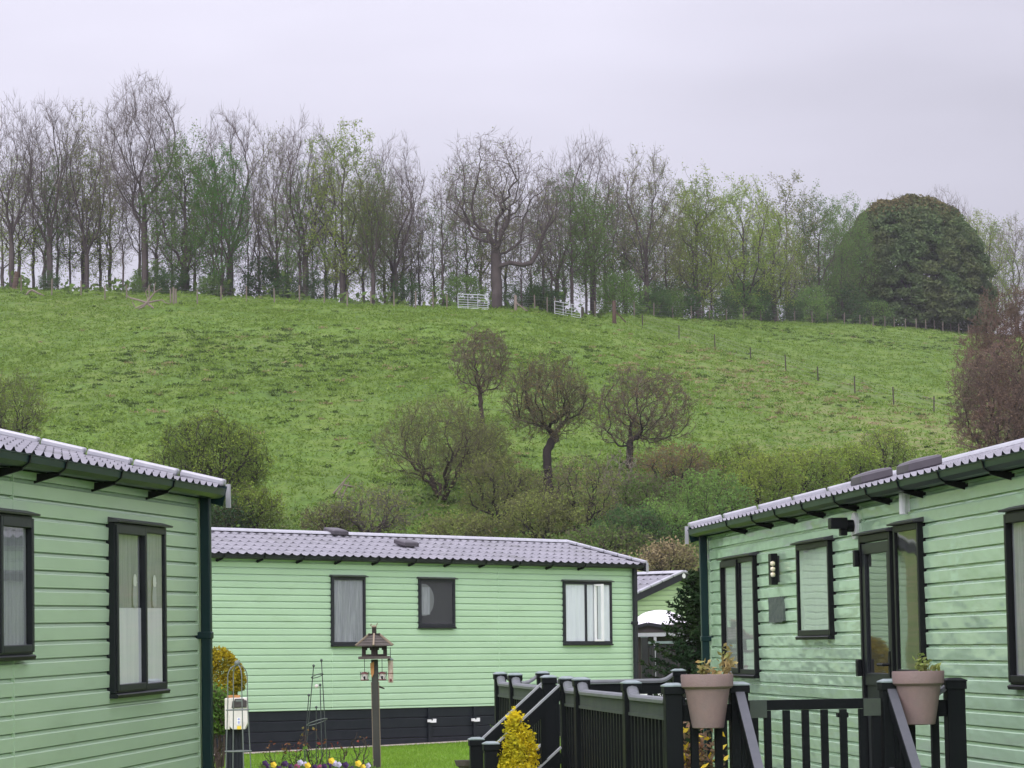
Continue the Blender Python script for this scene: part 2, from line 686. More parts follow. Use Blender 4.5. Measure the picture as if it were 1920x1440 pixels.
    sk.box(s1 - 0.02, s1 - 0.005, 0.02, W - 0.02, -skirt, 0)
    skirting = sk.build('skirting', MATS['skirt_dark'], root)
    return root, roof, skirting


def drape(mb, x0, x1, z0, z1, y, amp, n, seed=0, mi=0):
    """hanging pleated cloth in the plane of a window"""
    r = random.Random(seed)
    vs, fs = [], []
    m = n * 4
    ph = [r.random() * 6 for _ in range(3)]
    for i in range(m + 1):
        t = i / m
        yy = y + amp * (math.sin(2 * math.pi * n * t + ph[0]) * 0.6 + math.sin(2 * math.pi * n * 0.43 * t + ph[1]) * 0.4)
        vs.append((x0 + (x1 - x0) * t, yy, z0))
        vs.append((x0 + (x1 - x0) * t, yy, z1))
    for i in range(m):
        fs.append((2 * i, 2 * i + 2, 2 * i + 3, 2 * i + 1))
    mb.add(vs, fs, mi)


def window(root, a, b, z0, z1, sash=None, mullion=None, curtain='net_curtain', glass='glass', hood=True, frame='frame_dark', prot=0.056, label=None, pleats=9, sill=0.03, split=None):
    """window standing proud of the boards: frame, panes, hood and a curtain behind the glass"""
    w = MB()
    fw = 0.045
    y0 = -prot
    w.box(a, a + fw, y0, 0.0, z0, z1)
    w.box(b - fw, b, y0, 0.0, z0, z1)
    w.box(a + fw, b - fw, y0, 0.0, z1 - fw, z1)
    w.box(a + fw, b - fw, y0, 0.0, z0, z0 + fw)
    ms = mullion if mullion is not None else []
    for m in ms:
        w.box(m - 0.022, m + 0.022, y0 + 0.004, -0.004, z0 + fw, z1 - fw)
    fr = w.build('window', MATS[frame], root, bevel=0.004)
    if label:
        fr['label'] = label
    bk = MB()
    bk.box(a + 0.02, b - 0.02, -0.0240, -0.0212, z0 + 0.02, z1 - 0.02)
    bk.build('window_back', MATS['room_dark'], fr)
    if curtain:
        cu = MB()
        drape(cu, a + fw * 0.8, b - fw * 0.8, z0 + 0.03, z1 - 0.03, -0.0305, 0.0045, pleats, seed=int(a * 100))
        cu.build('curtain', MATS[curtain], fr)
    if sash:
        sa, sb = sash
        sm = MB()
        sw = 0.042
        yy = y0 - 0.014
        sm.box(sa, sa + sw, yy, -0.034, z0 + 0.012, z1 - 0.012)
        sm.box(sb - sw, sb, yy, -0.034, z0 + 0.012, z1 - 0.012)
        sm.box(sa + sw, sb - sw, yy, -0.034, z1 - 0.012 - sw * 1.3, z1 - 0.012)
        sm.box(sa + sw, sb - sw, yy, -0.034, z0 + 0.012, z0 + 0.012 + sw)
        sm.build('sash', MATS[frame], fr, bevel=0.004)
    g = MB()
    yg = y0 + 0.012
    g.add([(a + 0.03, yg, z0 + 0.03), (b - 0.03, yg, z0 + 0.03), (b - 0.03, yg, z1 - 0.03), (a + 0.03, yg, z1 - 0.03)], [(0, 1, 2, 3)])
    g.build('pane', MATS[glass], fr)
    tr = MB()
    if hood:
        tr.prism([(0.0, z1 + 0.03), (0.0, z1 + 0.002), (y0 - 0.035, z1 + 0.002), (y0 - 0.04, z1 + 0.012), (-0.02, z1 + 0.034)], 'x', a - 0.018, b + 0.03)
        tr.build('hood', MATS['hood_grey'], fr)
    if sill:
        sl = MB()
        sl.prism([(0.0, z0 - sill), (0.0, z0 - 0.001), (y0 - 0.006, z0 - 0.001), (y0 - 0.018, z0 - 0.01), (y0 - 0.012, z0 - sill)], 'x', a - 0.004, b + 0.004)
        sl.build('sill', MATS[frame], fr)
    return fr


def span(M, xl, xr, yt, yb, d=0.03):
    """s and h extents of a window from its edges in the photograph"""
    ym, xm = (yt + yb) / 2, (xl + xr) / 2
    a, b = hit(M, xl, ym, 1, -d).x, hit(M, xr, ym, 1, -d).x
    t, o = hit(M, xm, yt, 1, -d).z, hit(M, xm, yb, 1, -d).z
    return min(a, b), max(a, b), o, t


def roof_vent(roof, s, y, z, slope, sx=0.2, sy=0.16):
    v = MB()
    prof = [(0.6, -0.02), (0.66, 0.02), (0.97, 0.024), (1.0, 0.034), (0.985, 0.082), (0.86, 0.098), (0.4, 0.106), (0.1, 0.108)]
    n = 16
    vs, fs = [], []
    for r, h in prof:
        for k in range(n):
            t = 2 * math.pi * k / n
            cx, cy = math.cos(t), math.sin(t)
            q = max(abs(cx), abs(cy)) ** 0.93
            x, yy = r * sx * cx / q, r * sy * cy / q
            vs.append((s + x, y + yy, z + h + yy * slope))
    for i in range(len(prof) - 1):
        for k in range(n):
            fs.append((i * n + k, i * n + (k + 1) % n, (i + 1) * n + (k + 1) % n, (i + 1) * n + k))
    fs.append(tuple(range(len(vs) - n, len(vs))))
    v.add(vs, fs)
    return v.build('roof_vent', MATS['vent_plastic'], roof)


# ---- caravan whose long wall fills the lower left of the photo
VL = (1715, 1147)
ML = frame_from((368, 1150), 20.59, VL)
HL = 2.29
pe = hit(ML, 200, 899, 1, -0.165)
ML = rebase(ML, 369, 1150, 0.0)
pe = hit(ML, 200, 900, 1, -0.15)
ML.translation = ML @ Vector((0, 0, pe.z - HL))
ph = hit(ML, 366, 1328.5).z % PITCHB
rootL, roofL, skL = park_home('sage green static caravan with dark green gutter and gull window by the hook-up post', ML, -9.0, 0.0, HL, 3.66, 0.455, ph,
                         'siding_left', 'trim_green', joints=[hit(ML, 20, 1300).x], bracket_at=[hit(ML, x, y, 1, -0.19).x for x, y in ((327, 915), (229, 897), (125, 875), (57, 862))] + [hit(ML, 57, 862, 1, -0.19).x - 1.2 * k for k in (1, 2, 3, 4)], pipe_s=-0.012)
a, b, z0, z1 = span(ML, 208, 306, 985, 1296)
mid = a + (b - a) * 0.56
wl = window(rootL, a, b, z0, z1, sash=(a + 0.01, mid + 0.012), mullion=[mid], curtain='net_curtain', pleats=7, label='tall two-pane window with white half curtain and gull ornaments')
cu = MB()
drape(cu, a + 0.06, b - 0.06, z0 + 0.03, z0 + (z1 - z0) * 0.5, -0.0368, 0.0012, 5, 3)
cu.build('half_curtain', MATS['white_curtain'], wl)
for cx in (a + (b - a) * 0.42, a + (b - a) * 0.80):
    g = MB()
    hh = z0 + (z1 - z0) * 0.585
    g.lathe([(0.01, -0.02), (0.05, 0.0), (0.056, 0.05), (0.046, 0.1), (0.03, 0.135)], (cx, -0.0385, hh - 0.07), 12, 0, 1, 0.05)
    g.build('gull_body', MATS['gull_grey'], wl)
    g = MB()
    g.lathe([(0.03, -0.01), (0.042, 0.014), (0.038, 0.044), (0.02, 0.062), (0.002, 0.066)], (cx + 0.004, -0.0390, hh + 0.058), 12, 0, 1, 0.05)
    g.prism([(cx + 0.024, hh + 0.083), (cx + 0.06, hh + 0.07), (cx + 0.026, hh + 0.072)], 'y', -0.0395, -0.037)
    g.build('gull_head', MATS['white_plastic'], wl)
a1, b1, z0, z1 = span(ML, 0, 53, 966, 1228)
a1 = b1 - 1.15
window(rootL, a1, b1, z0, z1, curtain='net_curtain', pleats=12, sash=(b1 - 0.62, b1 - 0.012), mullion=[b1 - 0.6], label='wide window with dark reflection put into its net curtain, cut by the photo edge')  # darker reflection on this pane is put into the grey of the net

# ---- caravan across the middle
VM = (6200, 1194)
MM = frame_from((1190, 1200), 50.8, VM)
HM = 2.28
MM = rebase(MM, 1187, 1200, 0.0)
pe = hit(MM, 450, 1047, 1, -0.15)
MM.translation = MM @ Vector((0, 0, pe.z - HM))
hb = hit(MM, 740, 1328).z
MM.translation = MM @ Vector((0, 0, hb))
HM = HM - hb
ph = hit(MM, 900, 1071).z
ph = hit(MM, 1182, 1079.7).z % PITCHB
rootM, roofM, skM = park_home('pale green static caravan with lilac tiled roof and dark skirting, standing across the lawn', MM, -9.6, 0.0, HM, 3.4, 0.40, ph,
                         'siding_mid', 'trim_charcoal', skirt=0.62, joints=[hit(MM, 622, 1250).x, hit(MM, 935, 1250).x], brackets=0.8, bracket0=0.2, pipe_s=-0.02)
def mw(xl, xr, yt, yb):
    return span(MM, xl, xr, yt, yb)
a, b, z0, z1 = mw(621, 684, 1082, 1209)
window(rootM, a, b, z0, z1, curtain='net_curtain', pleats=5, frame='trim_charcoal', label='narrow window with white net curtain')
a, b, z0, z1 = mw(785, 852, 1086, 1175)
wv = window(rootM, a, b, z0, z1, curtain=None, frame='trim_charcoal', label='square dark window with a round fan behind it')
d = MB()
n = 28
R = 0.24
cx, cz = a + 0.02 + 0.10, z0 + (z1 - z0) * 0.56
pts = []
for k in range(n + 1):
    t = -math.pi / 2 + math.pi * k / n
    pts.append((max(a + 0.05, cx + R * math.cos(t) * 0.95), cz + R * 1.05 * math.sin(t)))
pts.append((a + 0.05, cz + R * 1.05))
pts.insert(0, (a + 0.05, cz - R * 1.05))
pts = [pts[0]] + [p for i, p in enumerate(pts[1:]) if (Vector(p) - Vector(pts[i])).length > 1e-4]
d.prism(pts, 'y', -0.029, -0.0255)
pmat('disc_grey', (0.16, 0.16, 0.165), (0.13, 0.13, 0.135), rough=0.5)
d.build('fan_disc', MATS['disc_grey'], wv)
d = MB()
drape(d, a + 0.05, a + 0.25, z0 + 0.19, z0 + 0.62, -0.0335, 0.002, 3)
d.build('curtain', MATS['net_curtain'], wv)
a, b, z0, z1 = mw(1056, 1146, 1091, 1207)
w3 = b - a
wt = window(rootM, a, b, z0, z1, curtain='white_curtain', pleats=8, frame='trim_charcoal', mullion=[a + w3 * 0.46, a + w3 * 0.68], label='wide window with its white-edged vent light open')
d = MB()
sx = a + w3 * 0.635
for q in (0.0,):
    d.box(sx - 0.02, sx + 0.02, -0.24, -0.055, z0 + 0.04, z0 + 0.07)
    d.box(sx - 0.02, sx + 0.02, -0.24, -0.055, z1 - 0.07, z1 - 0.04)
    d.box(sx - 0.02, sx + 0.02, -0.24, -0.21, z0 + 0.07, z1 - 0.07)
    d.box(sx - 0.02, sx + 0.02, -0.085, -0.055, z0 + 0.07, z1 - 0.07)
so = d.build('open_vent', MATS['white_plastic'], wt)
slopeM = 0.40 / 1.7
for px, py in ((630, 1004), (762, 1026)):
    # where the line of sight meets the roof plane
    best = None
    for k in range(60):
        y = -0.1 + k * 0.03
        p = hit(MM, px, py, 1, y)
        zr = HM + 0.072 + slopeM * (y + 0.15)
        if best is None or abs(p.z - zr) < best[0]:
            best = (abs(p.z - zr), p.x, y, zr)
    roof_vent(roofM, best[1], best[2], best[3] + 0.01, slopeM, 0.165, 0.13)
pd = MB()
for px in (804, 889):
    s = hit(MM, px, 1350).x
    pd.box(s - 0.035, s + 0.035, -0.03, -0.006, -0.615, -0.004)
pd.build('skirting_post', MATS['skirt_dark'], skM)
for px, py in ((805, 1351.5), (887, 1349.5)):
    p = hit(MM, px, py)
    c = MB()
    c.box(p.x - 0.075, p.x - 0.012, -0.06, -0.032, p.z - 0.02, p.z + 0.022)
    c.box(p.x - 0.02, p.x + 0.05, -0.05, -0.031, p.z - 0.03, p.z + 0.005)
    c.box(p.x + 0.045, p.x + 0.095, -0.062, -0.032, p.z - 0.028, p.z + 0.03)
    c.build('skirting_clip', MATS['white_plastic'], skM)

# ---- caravan on the right, with the deck
VR = (330, 1221)
MR = frame_from((1432, 1215), 25.2, VR, flip=True)
HR = 2.29
MR = rebase(MR, 1336, 1215, 0.0)
pe = hit(MR, 1622, 935, 1, -0.15)
MR.translation = MR @ Vector((0, 0, pe.z - HR))
ph = hit(MR, 1423.75, 1188.75).z % PITCHB
rootR, roofR, skR = park_home('glossy mint green static caravan with glazed door, gutter and decking along it', MR, 0.0, 13.5, HR, 3.66, 0.44, ph,
                         'siding_right', 'trim_green', joints=[hit(MR, 1622, 960).x], bracket_at=[hit(MR, x, 995 - (x - 1310) * 0.245, 1, -0.19).x for x in (1361, 1408, 1451, 1502, 1562, 1622, 1682, 1758, 1842)] + [11.6, 12.8], pipe_s=0.02)
a, b, z0, z1 = span(MR, 1359, 1419, 1046, 1264)
m1 = a + (b - a) * 0.52
window(rootR, a, b, z0, z1, sash=(a + 0.01, m1 + 0.02), mullion=[m1 + 0.03], curtain='reflection_blind', glass='glass_shiny', frame='frame_black', pleats=6, label='tall two-pane window by the corner downpipe')
a, b, z0, z1 = span(MR, 1499, 1560, 1017, 1192)
window(rootR, a, b, z0, z1, curtain='reflection_blind', glass='glass_shiny', frame='frame_black', pleats=6, label='small window between wall lamp and door')
a, b, z0, z1 = span(MR, 1684, 1731, 982, 1268)
window(rootR, a, b, z0, z1, curtain=None, glass='glass_shiny', frame='frame_black', label='slim side window next to the door')
a, b, z0, z1 = span(MR, 1897, 1960, 955, 1284)
b = a + 1.3
window(rootR, a, b, z0, z1, curtain='net_curtain', glass='glass', frame='frame_black', sash=(a + 0.01, a + 0.6), mullion=[a + 0.62], pleats=12, label='wide window cut by the photo edge')
# door
a, b, z0, z1 = span(MR, 1620, 1679, 1000, 1302)
z0 = 0.05
dm = MB()
dm.box(a, a + 0.05, -0.06, 0, z0, z1)
dm.box(b - 0.05, b, -0.06, 0, z0, z1)
dm.box(a + 0.05, b - 0.05, -0.06, 0, z1 - 0.05, z1)
door = dm.build('door', MATS['frame_black'], rootR, bevel=0.004)
lm = MB()
fa, fb = a + 0.06, b - 0.06
ptop = z1 - 0.06
gt = hit(MR, 1648, 1036, 1, -0.05).z
gb = hit(MR, 1648, 1262, 1, -0.05).z
lm.box(fa, fb, -0.05, -0.016, gt, ptop)
lm.box(fa, fa + 0.085, -0.05, -0.016, gb, gt)
lm.box(fb - 0.085, fb, -0.05, -0.016, gb, gt)
lm.box(fa, fb, -0.05, -0.016, gb - 0.09, gb)
lm.box(fa, fb, -0.05, -0.016, z0, z0 + 0.1)
lm.box(fa + 0.02, fb - 0.02, -0.04, -0.0205, z0 + 0.1, gb - 0.09)
lm.build('door_leaf', MATS['frame_dark'], door, bevel=0.004)
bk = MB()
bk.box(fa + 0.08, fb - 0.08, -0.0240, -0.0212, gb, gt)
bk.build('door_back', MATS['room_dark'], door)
gm = MB()
gm.add([(fa + 0.08, -0.033, gb), (fb - 0.08, -0.033, gb), (fb - 0.08, -0.033, gt), (fa + 0.08, -0.033, gt)], [(0, 1, 2, 3)])
gm.build('pane', MATS['glass_shiny'], door)
hd = MB()
hd.prism([(0.0, z1 + 0.03), (0.0, z1 + 0.002), (-0.09, z1 + 0.002), (-0.095, z1 + 0.012), (-0.02, z1 + 0.034)], 'x', a - 0.03, b + 0.02)
hd.build('hood', MATS['hood_grey'], door)
for py in (1046, 1252):
    h = hit(MR, 1617, py, 1, -0.06)
    hm = MB()
    hm.box(a - 0.035, a + 0.03, -0.095, -0.0605, h.z - 0.06, h.z + 0.06)
    hm.build('hinge', MATS['frame_black'], door, bevel=0.006)
p = hit(MR, 1660, 1246, 1, -0.06)
hm = MB()
hm.box(fb - 0.06, fb - 0.02, -0.062, -0.0505, p.z - 0.09, p.z + 0.09)
hm.tube([(fb - 0.04, -0.062, p.z), (fb - 0.04, -0.1, p.z), (fb - 0.2, -0.1, p.z)], 0.011, 8)
hm.build('handle', MATS['frame_black'], door)
slopeR = 0.42 / 1.83
for px, py in ((1634, 892), (1723, 868)):
    s = hit(MR, px, py, 1, 0.36).x
    roof_vent(roofR, s, 0.36, HR + 0.072 + slopeR * 0.51 + 0.012, slopeR, 0.19, 0.125)

# fittings on that wall
def on_wall(M, px, py, d=0.0):
    p = hit(M, px, py, 1, -d)
    return p


def wall_thing(name, label, cat, M, px, py):
    p = on_wall(M, px, py, 0.015)
    m = M @ Matrix.Translation((p.x, -0.0155, p.z))
    return thing(name, label, cat, matrix=m), p


t, p = wall_thing('wall_lamp', 'tall black outdoor wall lamp with three pale lenses between two windows', 'wall lamp', MR, 1461, 1067)
hL = abs(hit(MR, 1452, 1038).z - hit(MR, 1452, 1096).z) / 2
b_ = MB()
b_.box(-0.02, 0.02, -0.02, 0.0, -hL * 0.85, hL * 0.85)
b_.build('back_plate', MATS['hood_grey'], t)
b_ = MB()
b_.box(-0.075, 0.045, -0.075, -0.02, -hL, hL)
lb = b_.build('housing', MATS['frame_black'], t, bevel=0.004)
for k in range(3):
    l_ = MB()
    l_.lathe([(0.004, -0.02), (0.018, -0.014), (0.021, 0.0), (0.018, 0.014), (0.004, 0.02)], (0, 0, 0), 12)
    pmat('lens_%d' % k, (0.75, 0.66, 0.42), (0.8, 0.75, 0.6), rough=0.3) if 'lens_0' not in MATS else None
    lo = l_.build('lens', MATS['lens_0'], t, smooth=True)
    lo.location = (0.046, -0.062, -0.046 + 0.045 * k)
t, p = wall_thing('wall_plaque', 'grey-green slate plaque with ragged edge hung below the wall lamp', 'plaque', MR, 1463, 1143)
hP = abs(hit(MR, 1463, 1120).z - hit(MR, 1463, 1167).z) / 2
wa, wb = hit(MR, 1449, 1143).x - p.x, hit(MR, 1477, 1143).x - p.x
b_ = MB()
poly = [(wa, -hP), (wb * 0.6, -hP * 1.02), (wb, -hP * 0.9), (wb * 0.97, 0.1 * hP), (wb * 0.82, 0.8 * hP), (wb * 0.6, hP), (wa * 1.02, hP * 1.0), (wa * 0.97, 0.3 * hP)]
b_.prism(poly, 'y', -0.022, 0.0)
b_.build('slate', MATS['slate'], t)
t, p = wall_thing('security_light', 'black security light on a round white mount above the door', 'security light', MR, 1606, 986)
b_ = MB()
b_.tube([(0, 0, 0), (0, -0.022, 0)], 0.098, 20)
b_.build('mount', MATS['white_plastic'], t)
b_ = MB()
b_.tube([(0, -0.022, 0), (0, -0.075, 0)], 0.045, 12)
b_.box(-0.05, 0.05, -0.2, -0.075, -0.02, 0.06)
b_.box(-0.035, 0.035, -0.125, -0.075, -0.07, -0.02)
b_.build('head', MATS['frame_black'], t, bevel=0.006)
t, p = wall_thing('door_sensor', 'slim white plastic sensor tube under the eaves by the door', 'sensor', MR, 1705, 944)
hS = abs(hit(MR, 1705, 924).z - hit(MR, 1705, 964).z) / 2
b_ = MB()
b_.tube([(0, -0.04, -hS), (0, -0.04, hS)], 0.03, 12)
b_.box(-0.02, 0.02, -0.03, 0, -hS * 0.8, hS * 0.8)
b_.build('tube', MATS['white_plastic'], t, smooth=False)
tilt = MR.to_3x3()

# ---- the caravan far behind, end-on
Pf = at(1240, 1200, 59)
d = Vector((-0.72, 0.69, 0)).normalized()
MF = Matrix((-d, Vector((0, 0, 1)).cross(-d), Vector((0, 0, 1)))).transposed().to_4x4()
pf = at(1283, 1074, 59.0)
HF, WF = 2.28, 3.66
riseF = 0.56
MF.translation = Vector((pf.x, pf.y, pf.z - HF - riseF - 0.12))
MF.translation = MF @ Vector((-0.2, -WF / 2, 0))
rootF, roofF, skF = park_home('end of a pale yellow-green static caravan half hidden behind the conifer', MF, -8.5, 0.0, HF, WF, riseF, 0.03,
                         'siding_far', 'trim_charcoal', skirt=1.0, brackets=0.9)
bd = MB()
bd.tube([(0.19, WF / 2, HF + riseF + 0.06), (0.155, WF / 2, HF + riseF + 0.06)], 0.05, 16)
bd.build('gable_badge', MATS['white_plastic'], rootF)
# ------------------------------------------------------------------ decking along the caravan with gate and two flights of steps
pmat('deck_black', (0.0035, 0.0050, 0.0058), (0.006, 0.008, 0.0085), scale=3, rough=0.5, spec=0.12, bump=0.1, bscale=40, rough2=0.65)
pmat('deck_mossy', (0.026, 0.040, 0.030), (0.040, 0.056, 0.038), scale=5, rough=0.75, dirt=(0.03, 0.035, 0.03), dscale=6)
pmat('deck_rail_top', (0.12, 0.125, 0.14), (0.09, 0.10, 0.10), scale=6, rough=0.5, dirt=(0.08, 0.10, 0.08), dscale=8)
pmat('cap_grey', (0.22, 0.26, 0.27), (0.14, 0.19, 0.18), scale=12, rough=0.45, dirt=(0.10, 0.14, 0.10), dscale=9)
pmat('strip_grey', (0.30, 0.31, 0.32), (0.24, 0.26, 0.26), scale=10, rough=0.6)
pmat('strip_dark', (0.075, 0.078, 0.09), (0.06, 0.065, 0.075), scale=10, rough=0.6)
pmat('deck_boards', (0.06, 0.055, 0.05), (0.09, 0.085, 0.08), scale=4, rough=0.8)

DW = 2.12                       # width of the deck
pH = hit(MR, 1261, 1285, 1, -DW)
pA = hit(MR, 938, 1255, 1, -DW)
TOPH = (pH.z + pA.z) / 2        # tops of the posts
S_F, S_B = pH.x, pA.x
GROUND_R = -((MR.translation.z) - 0.12)
DECK_Z = TOPH - 1.02
Mi_R = MR.inverted()

deck = thing('decking', 'black railed decking with capped posts, a gate and two flights of steps', 'decking', matrix=MR)
db = MB()
k = -DW
while k < -0.02:
    db.box(S_B, S_F, k, min(k + 0.138, -0.005), DECK_Z - 0.03, DECK_Z)
    k += 0.145
db.build('deck_floor', MATS['deck_boards'], deck)
fa_ = MB()
fa_.box(S_B, S_F, -DW - 0.02, -DW, DECK_Z - 0.22, DECK_Z - 0.032)
fa_.box(S_F, S_F + 0.02, -DW, -0.03, DECK_Z - 0.22, DECK_Z - 0.032)
fa_.build('fascia_board', MATS['deck_black'], deck)


def deck_post(x, y, top=TOPH, w=0.098, bottom=None, cap='cap_grey'):
    b = MB()
    zb = GROUND_R - 0.1 if bottom is None else bottom
    b.box(x - w / 2, x + w / 2, y - w / 2, y + w / 2, zb, top - 0.055)
    p = b.build('post', MATS['deck_black'], deck, bevel=0.006)
    c = MB()
    r = w / 2 + 0.008
    c.box(x - r, x + r, y - r, y + r, top - 0.07, top - 0.025)
    c.build('post_collar', MATS['deck_black'], p, bevel=0.004)
    c = MB()
    q = r + 0.003
    vs = [(x - q, y - q, top - 0.025), (x + q, y - q, top - 0.025), (x + q, y + q, top - 0.025), (x - q, y + q, top - 0.025),
          (x - q, y - q, top - 0.018), (x + q, y - q, top - 0.018), (x + q, y + q, top - 0.018), (x - q, y + q, top - 0.018),
          (x - q * .5, y - q * .5, top - 0.004), (x + q * .5, y - q * .5, top - 0.004), (x + q * .5, y + q * .5, top - 0.004), (x - q * .5, y + q * .5, top - 0.004)]
    fs = [(0, 3, 2, 1), (0, 1, 5, 4), (1, 2, 6, 5), (2, 3, 7, 6), (3, 0, 4, 7), (4, 5, 9, 8), (5, 6, 10, 9), (6, 7, 11, 10), (7, 4, 8, 11), (8, 9, 10, 11)]
    c.add(vs, fs)
    c.build('post_cap', MATS[cap], p)
    return p


def handrail(a, b, z, mat_side='deck_black', swoop=True, name='handrail'):
    """rounded top rail on a deep board between two posts, rising to the posts at its ends"""
    a, b = Vector((a[0], a[1], 0)), Vector((b[0], b[1], 0))
    d = (b - a).normalized()
    L = (b - a).length
    a2, b2 = a + d * 0.05, b - d * 0.05
    n = Vector((-d.y, d.x, 0))
    t = MB()
    prof = [(-0.036, -0.018), (-0.036, 0.0), (-0.026, 0.012), (0, 0.018), (0.026, 0.012), (0.036, 0.0), (0.036, -0.018)]
    st = [0.0, 0.035, 0.07, 0.11] if swoop else [0.0]
    up = [0.055, 0.03, 0.01, 0.0] if swoop else [0.0]
    LL = (b2 - a2).length
    ks = [(s, u) for s, u in zip(st, up)] + [(LL - s, u) for s, u in zip(st[::-1], up[::-1])]
    vs, fs = [], []
    m = len(prof)
    for s, u in ks:
        p = a2 + d * s
        for o, h in prof:
            q = p + n * o
            vs.append((q.x, q.y, z + h + u))
    for i in range(len(ks) - 1):
        for j in range(m):
            fs.append((i * m + j, i * m + (j + 1) % m, (i + 1) * m + (j + 1) % m, (i + 1) * m + j))
    fs += [tuple(range(m)), tuple(range(len(vs) - m, len(vs)))[::-1]]
    t.add(vs, fs)
    r = t.build(name, MATS['deck_rail_top'], deck)
    u = MB()
    for p, q, w, h, zz in ((a2, b2, 0.04, 0.075, z - 0.057), (a2, b2, 0.056, 0.02, z - 0.104)):
        u.beam((p.x, p.y, zz), (q.x, q.y, zz), w, h)
    u.build('rail_board', MATS[mat_side], r)
    # lower rail
    u = MB()
    u.beam((a2.x, a2.y, DECK_Z + 0.08), (b2.x, b2.y, DECK_Z + 0.08), 0.05, 0.07)
    u.build('bottom_rail', MATS['deck_black'], deck)
    return r


BAL = []


def balusters(a, b, z0, z1, pitch=0.115, w=0.042):
    a, b = Vector((a[0], a[1], 0)), Vector((b[0], b[1], 0))
    d = (b - a)
    L = d.length
    d.normalize()
    n = max(1, int((L - 0.1) / pitch))
    for i in range(n):
        p = a + d * (0.05 + (L - 0.1) * (i + 0.5) / n)
        m = MB()
        m.box(-w / 2, w / 2, -w / 2, w / 2, z0, z1)
        o = m.build('baluster', MATS['deck_black'], deck)
        o.location = (p.x, p.y, 0)
        BAL.append(o)


RAILZ = TOPH - 0.105
outer = {}
for nm, px in (('A', 938), ('B', 966), ('D', 1029), ('E', 1063), ('F', 1090), ('G', 1183), ('H', 1261)):
    outer[nm] = (hit(MR, px, 1290, 1, -DW).x, -DW)
# keep the flight of steps a believable width
for p in outer.values():
    deck_post(*p)
for a, b in (('A', 'B'), ('B', 'D'), ('E', 'F'), ('F', 'G'), ('G', 'H')):
    handrail(outer[a], outer[b], RAILZ, 'deck_mossy')
    balusters(outer[a], outer[b], DECK_Z + 0.1, RAILZ - 0.11, 0.128)
# back rail
yC = hit(MR, 1017, 1256, 0, S_B).y
yI = hit(MR, 1272, 1250, 0, S_B).y
pC, pI = (S_B, yC), (S_B, min(yI, -0.25))
deck_post(*pC)
deck_post(*pI)
for a, b in ((outer['A'], pC), (pC, pI), (pI, (S_B, -0.03))):
    handrail(a, b, RAILZ)
    if (Vector(a) - Vector(b)).length > 0.3:
        balusters(a, b, DECK_Z + 0.1, RAILZ - 0.11, 0.128)
# front rail with the gate
yJ = hit(MR, 1384, 1300, 0, S_F).y
yK = hit(MR, 1668, 1300, 0, S_F).y
yL = hit(MR, 1789, 1300, 0, S_F).y
pJ, pK, pL = (S_F, yJ), (S_F, yK), (S_F, yL)
for p in (pJ, pK):
    deck_post(*p, w=0.1)
deck_post(*pL, w=0.105, cap='deck_black')
for a, b in ((outer['H'], pJ), (pK, pL)):
    handrail(a, b, RAILZ - 0.005)
    balusters(a, b, DECK_Z + 0.1, RAILZ - 0.11, 0.13)


def stair_rails(side_a, side_b, direction, run, drop, newel=True, strip='strip_grey'):
    """two sloping handrails from a pair of deck posts down to newels"""
    d = Vector((direction[0], direction[1], 0))
    for s in (side_a, side_b):
        p = Vector((s[0], s[1], 0)) + d * 0.05
        q = Vector((s[0], s[1], 0)) + d * run
        for zt, zb in ((RAILZ + 0.03, RAILZ + 0.03 - drop), (RAILZ - 0.42, RAILZ - 0.42 - drop)):
            b = MB()
            b.beam((p.x, p.y, zt - 0.04), (q.x, q.y, zb - 0.04), 0.045, 0.09)
            r = b.build('stair_handrail', MATS['deck_black'], deck)
            t = MB()
            t.beam((p.x, p.y, zt + 0.012), (q.x, q.y, zb + 0.012), 0.052, 0.014)
            t.build('rail_strip', MATS[strip], r)
        n = max(2, int(run / 0.13))
        for i in range(1, n):
            f = i / n
            x, y = p.x + (q.x - p.x) * f, p.y + (q.y - p.y) * f
            zt = RAILZ - drop * f - 0.05
            b = MB()
            b.box(x - 0.02, x + 0.02, y - 0.02, y + 0.02, zt - 0.85, zt)
            b.build('stair_baluster', MATS['deck_black'], deck)
        if newel:
            deck_post(q.x, q.y, RAILZ - drop + 0.10, cap='cap_grey')
    st = MB()
    n = 3
    for i in range(n):
        z = DECK_Z - (i + 1) * (DECK_Z - GROUND_R) / (n + 1)
        a0, a1 = Vector((side_a[0], side_a[1], 0)) + d * (run * i / n + 0.03), Vector((side_b[0], side_b[1], 0)) + d * (run * (i + 1) / n + 0.03)
        st.box(min(a0.x, a1.x), max(a0.x, a1.x), min(a0.y, a1.y), max(a0.y, a1.y), z - 0.04, z)
    st.build('step', MATS['deck_boards'], deck)


# side steps: newels seen at (893,1381) and (916,1390)
yN = hit(MR, 893, 1400, 0, outer['D'][0]).y
runS = abs(yN + DW)
zN = hit(MR, 893, 1381, 0, outer['D'][0]).z
stair_rails(outer['D'], outer['E'], (0, -1), runS, (RAILZ + 0.10) - zN)
# front steps coming towards the viewer
stair_rails(pJ, pK, (1, 0), 1.05, 0.80, strip='strip_dark')

